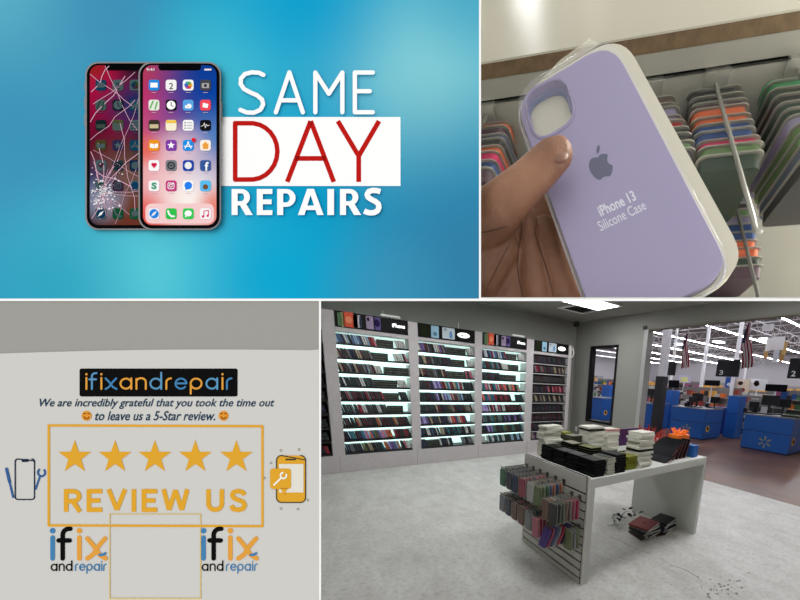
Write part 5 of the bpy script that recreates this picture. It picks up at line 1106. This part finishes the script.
# merchandise racks behind the counters
MC = [((190,40,36),'red'),((214,120,40),'orange'),((226,200,70),'yellow'),((40,80,150),'blue'),((40,40,44),'black'),((210,206,200),'white'),((96,60,44),'brown'),((70,110,70),'green'),((170,90,130),'pink')]
def rack(px, x, w, h, label, seed, base=0.0, skin=None):
    rr = random.Random(seed); y = onx(px, 395, x).y; o = thing('merchandise_rack', (x,y,base), label, 'rack')
    mb = MB(); mb.box((.36,-w/2,0),(.40,w/2,h)); mb.build('back_board', mat('rack_grey', (120,118,116)), o)
    nsh = max(2, int(h/.34))
    for k in range(nsh): mb = MB(); mb.box((0,-w/2,h*k/nsh),(.38,w/2,h*k/nsh+.02)); mb.build('shelf', mat('rack_pale', (190,188,182)), o)
    g = {}
    for k in range(nsh):
        yy = -w/2+.02
        while yy < w/2-.1:
            c, n = (rr.choice(MC) if not skin else rr.choice(skin)); ww = rr.uniform(.13,.3); hh = rr.uniform(.12,.27)*min(1, h/nsh/.34)
            tl = MB(); tl.box((.02,yy,h*k/nsh+.021),(.24,min(yy+ww,w/2),h*k/nsh+.02+hh))
            b = tl.build('merchandise', mat('goods_'+n, c, .5), None); b.location = (x,y,base); tag(b, '%s goods on shelf %s, part %s of the %s' % (n, ['one','two','three','four','five','six','seven'][min(6,k)], ['left','centre','right'][min(2, int((w/2-yy)/w*3))], label), 'packaged goods', 'goods on the '+label); yy += ww+.015
hot = [((206,70,36),'red'),((226,120,50),'orange'),((240,180,80),'yellow'),((190,190,190),'white'),((50,44,44),'black')]
rack(700, 14.2, 2.2, 1.7, 'rack behind left counter', 11, skin=hot+[((60,60,64),'black'),((150,60,50),'red')])
rack(724, 16.0, 1.3, 1.75, 'rack left of number three sign', 12, skin=hot)
rack(752, 15.6, 2.4, 1.45, 'rack right of the blue pillar', 13, skin=[((120,116,112),'grey'),((60,58,58),'black'),((204,202,198),'white'),((180,50,40),'red')])
rack(786, 14.0, 1.6, 1.75, 'rack behind right counter', 14)
rack(652, 13.5, 1.5, 1.5, 'rack beyond the dark sleeve', 15)
rack(603, 15.0, 1.8, 1.9, 'rack seen through the window', 17)
rack(676, 18.0, 2.6, 2.0, 'far rack behind the column', 18, skin=[((214,120,110),'pink'),((200,200,206),'white'),((90,90,96),'black')])
rack(690, 12.9, 1.1, 1.35, 'low rack by the left counter', 21, skin=[((44,42,44),'black'),((60,58,60),'black'),((206,80,40),'red'),((190,190,190),'white')])
rack(764, 13.0, 1.3, 1.35, 'low rack by the right counter', 22, skin=[((44,42,44),'black'),((60,58,60),'black'),((200,196,188),'white'),((150,146,140),'grey')])
# posters and banners on a far partition
def board(px0, pv0, px1, pv1, x, c, label, det=()):
    a, b = onx(px0, pv0, x), onx(px1, pv1, x); w = abs(a.y-b.y); h = abs(a.z-b.z); o = thing('store_poster', (x,(a.y+b.y)/2,min(a.z,b.z)), label, 'poster')
    mb = MB(); mb.box((0,-w/2,0),(.05,w/2,h)); mb.build('panel', flat(c), o)
    zb = min(a.z,b.z); mb = MB(); mb.tube([(.03,0,0),(.03,0,-zb)], .03, 6); mb.build('support_post', TRW, o)
    for (u, v, ru, rv, cc) in det:
        mb = MB(); mb.T = Matrix.Translation((-.002,0,0)) @ Matrix(((0,0,-1,0),(-1,0,0,0),(0,1,0,0),(0,0,0,1))); mb.prism(disc((u-.5)*w, v*h, ru*w, 16, ry=rv*h), 0, .003); mb.build('picture', flat(cc), o)
board(734, 379, 748, 393, 17, (222,206,186), 'cream store poster showing a dark-haired figure', ((.45,.7,.16,.15,(60,44,40)),(.6,.2,.2,.16,(160,50,44))))
board(749, 378.5, 766, 391, 17.2, (224,224,228), 'white store poster showing a face with dark hair', ((.45,.6,.14,.26,(52,44,48)),(.46,.52,.1,.18,(196,150,130))))
board(726, 377, 733, 392, 16.8, (56,86,160), 'narrow blue store poster above the pillar', ((.5,.5,.3,.12,(210,214,224)),))
board(679, 375, 690, 383, 17.5, (200,196,224), 'pale lilac store poster left of the hall centre', ())
board(681, 377, 687, 382, 17.0, (222,226,150), 'small pale yellow sign on the lilac poster', ())
board(766, 384, 786, 392, 13.6, (20,20,22), 'black overhead menu board above the right counter', ())
board(705, 380, 719, 386, 13.5, (28,28,32), 'black overhead board left of the number three sign', ())
board(669, 380, 678, 388, 13.4, (26,26,30), 'black overhead board right of the dark sleeve', ())
# far aisles: long gondolas closing the view
for k, (x, y0, y1, h) in enumerate(((24,4,12,2.1),(26,12.5,22,2.2),(22,22.5,33,2.3))):
    o = thing('aisle_gondola', (x,(y0+y1)/2,0), 'long far gondola of mixed goods at the hall end, %s' % ['right','centre','left'][k], 'gondola'); w = y1-y0
    mb = MB(); mb.box((0,-w/2,0),(.8,w/2,h)); mb.build('carcass', mat('gondola_grey', (150,150,156)), o)
    rr = random.Random(30+k)
    for s in range(5):
        mb = MB(); yy = -w/2
        while yy < w/2-.3: ww = rr.uniform(.15,.5); mb.box((-.12,yy,.1+s*h/5.4),(-.001,min(w/2,yy+ww),.1+s*h/5.4+rr.uniform(.2,.32))); yy += ww+rr.uniform(.02,.2)
        mb.build('goods_row', mat('goods_'+['red','white','blue','white','yellow'][s], (180,60,50)), o)['kind'] = 'stuff'
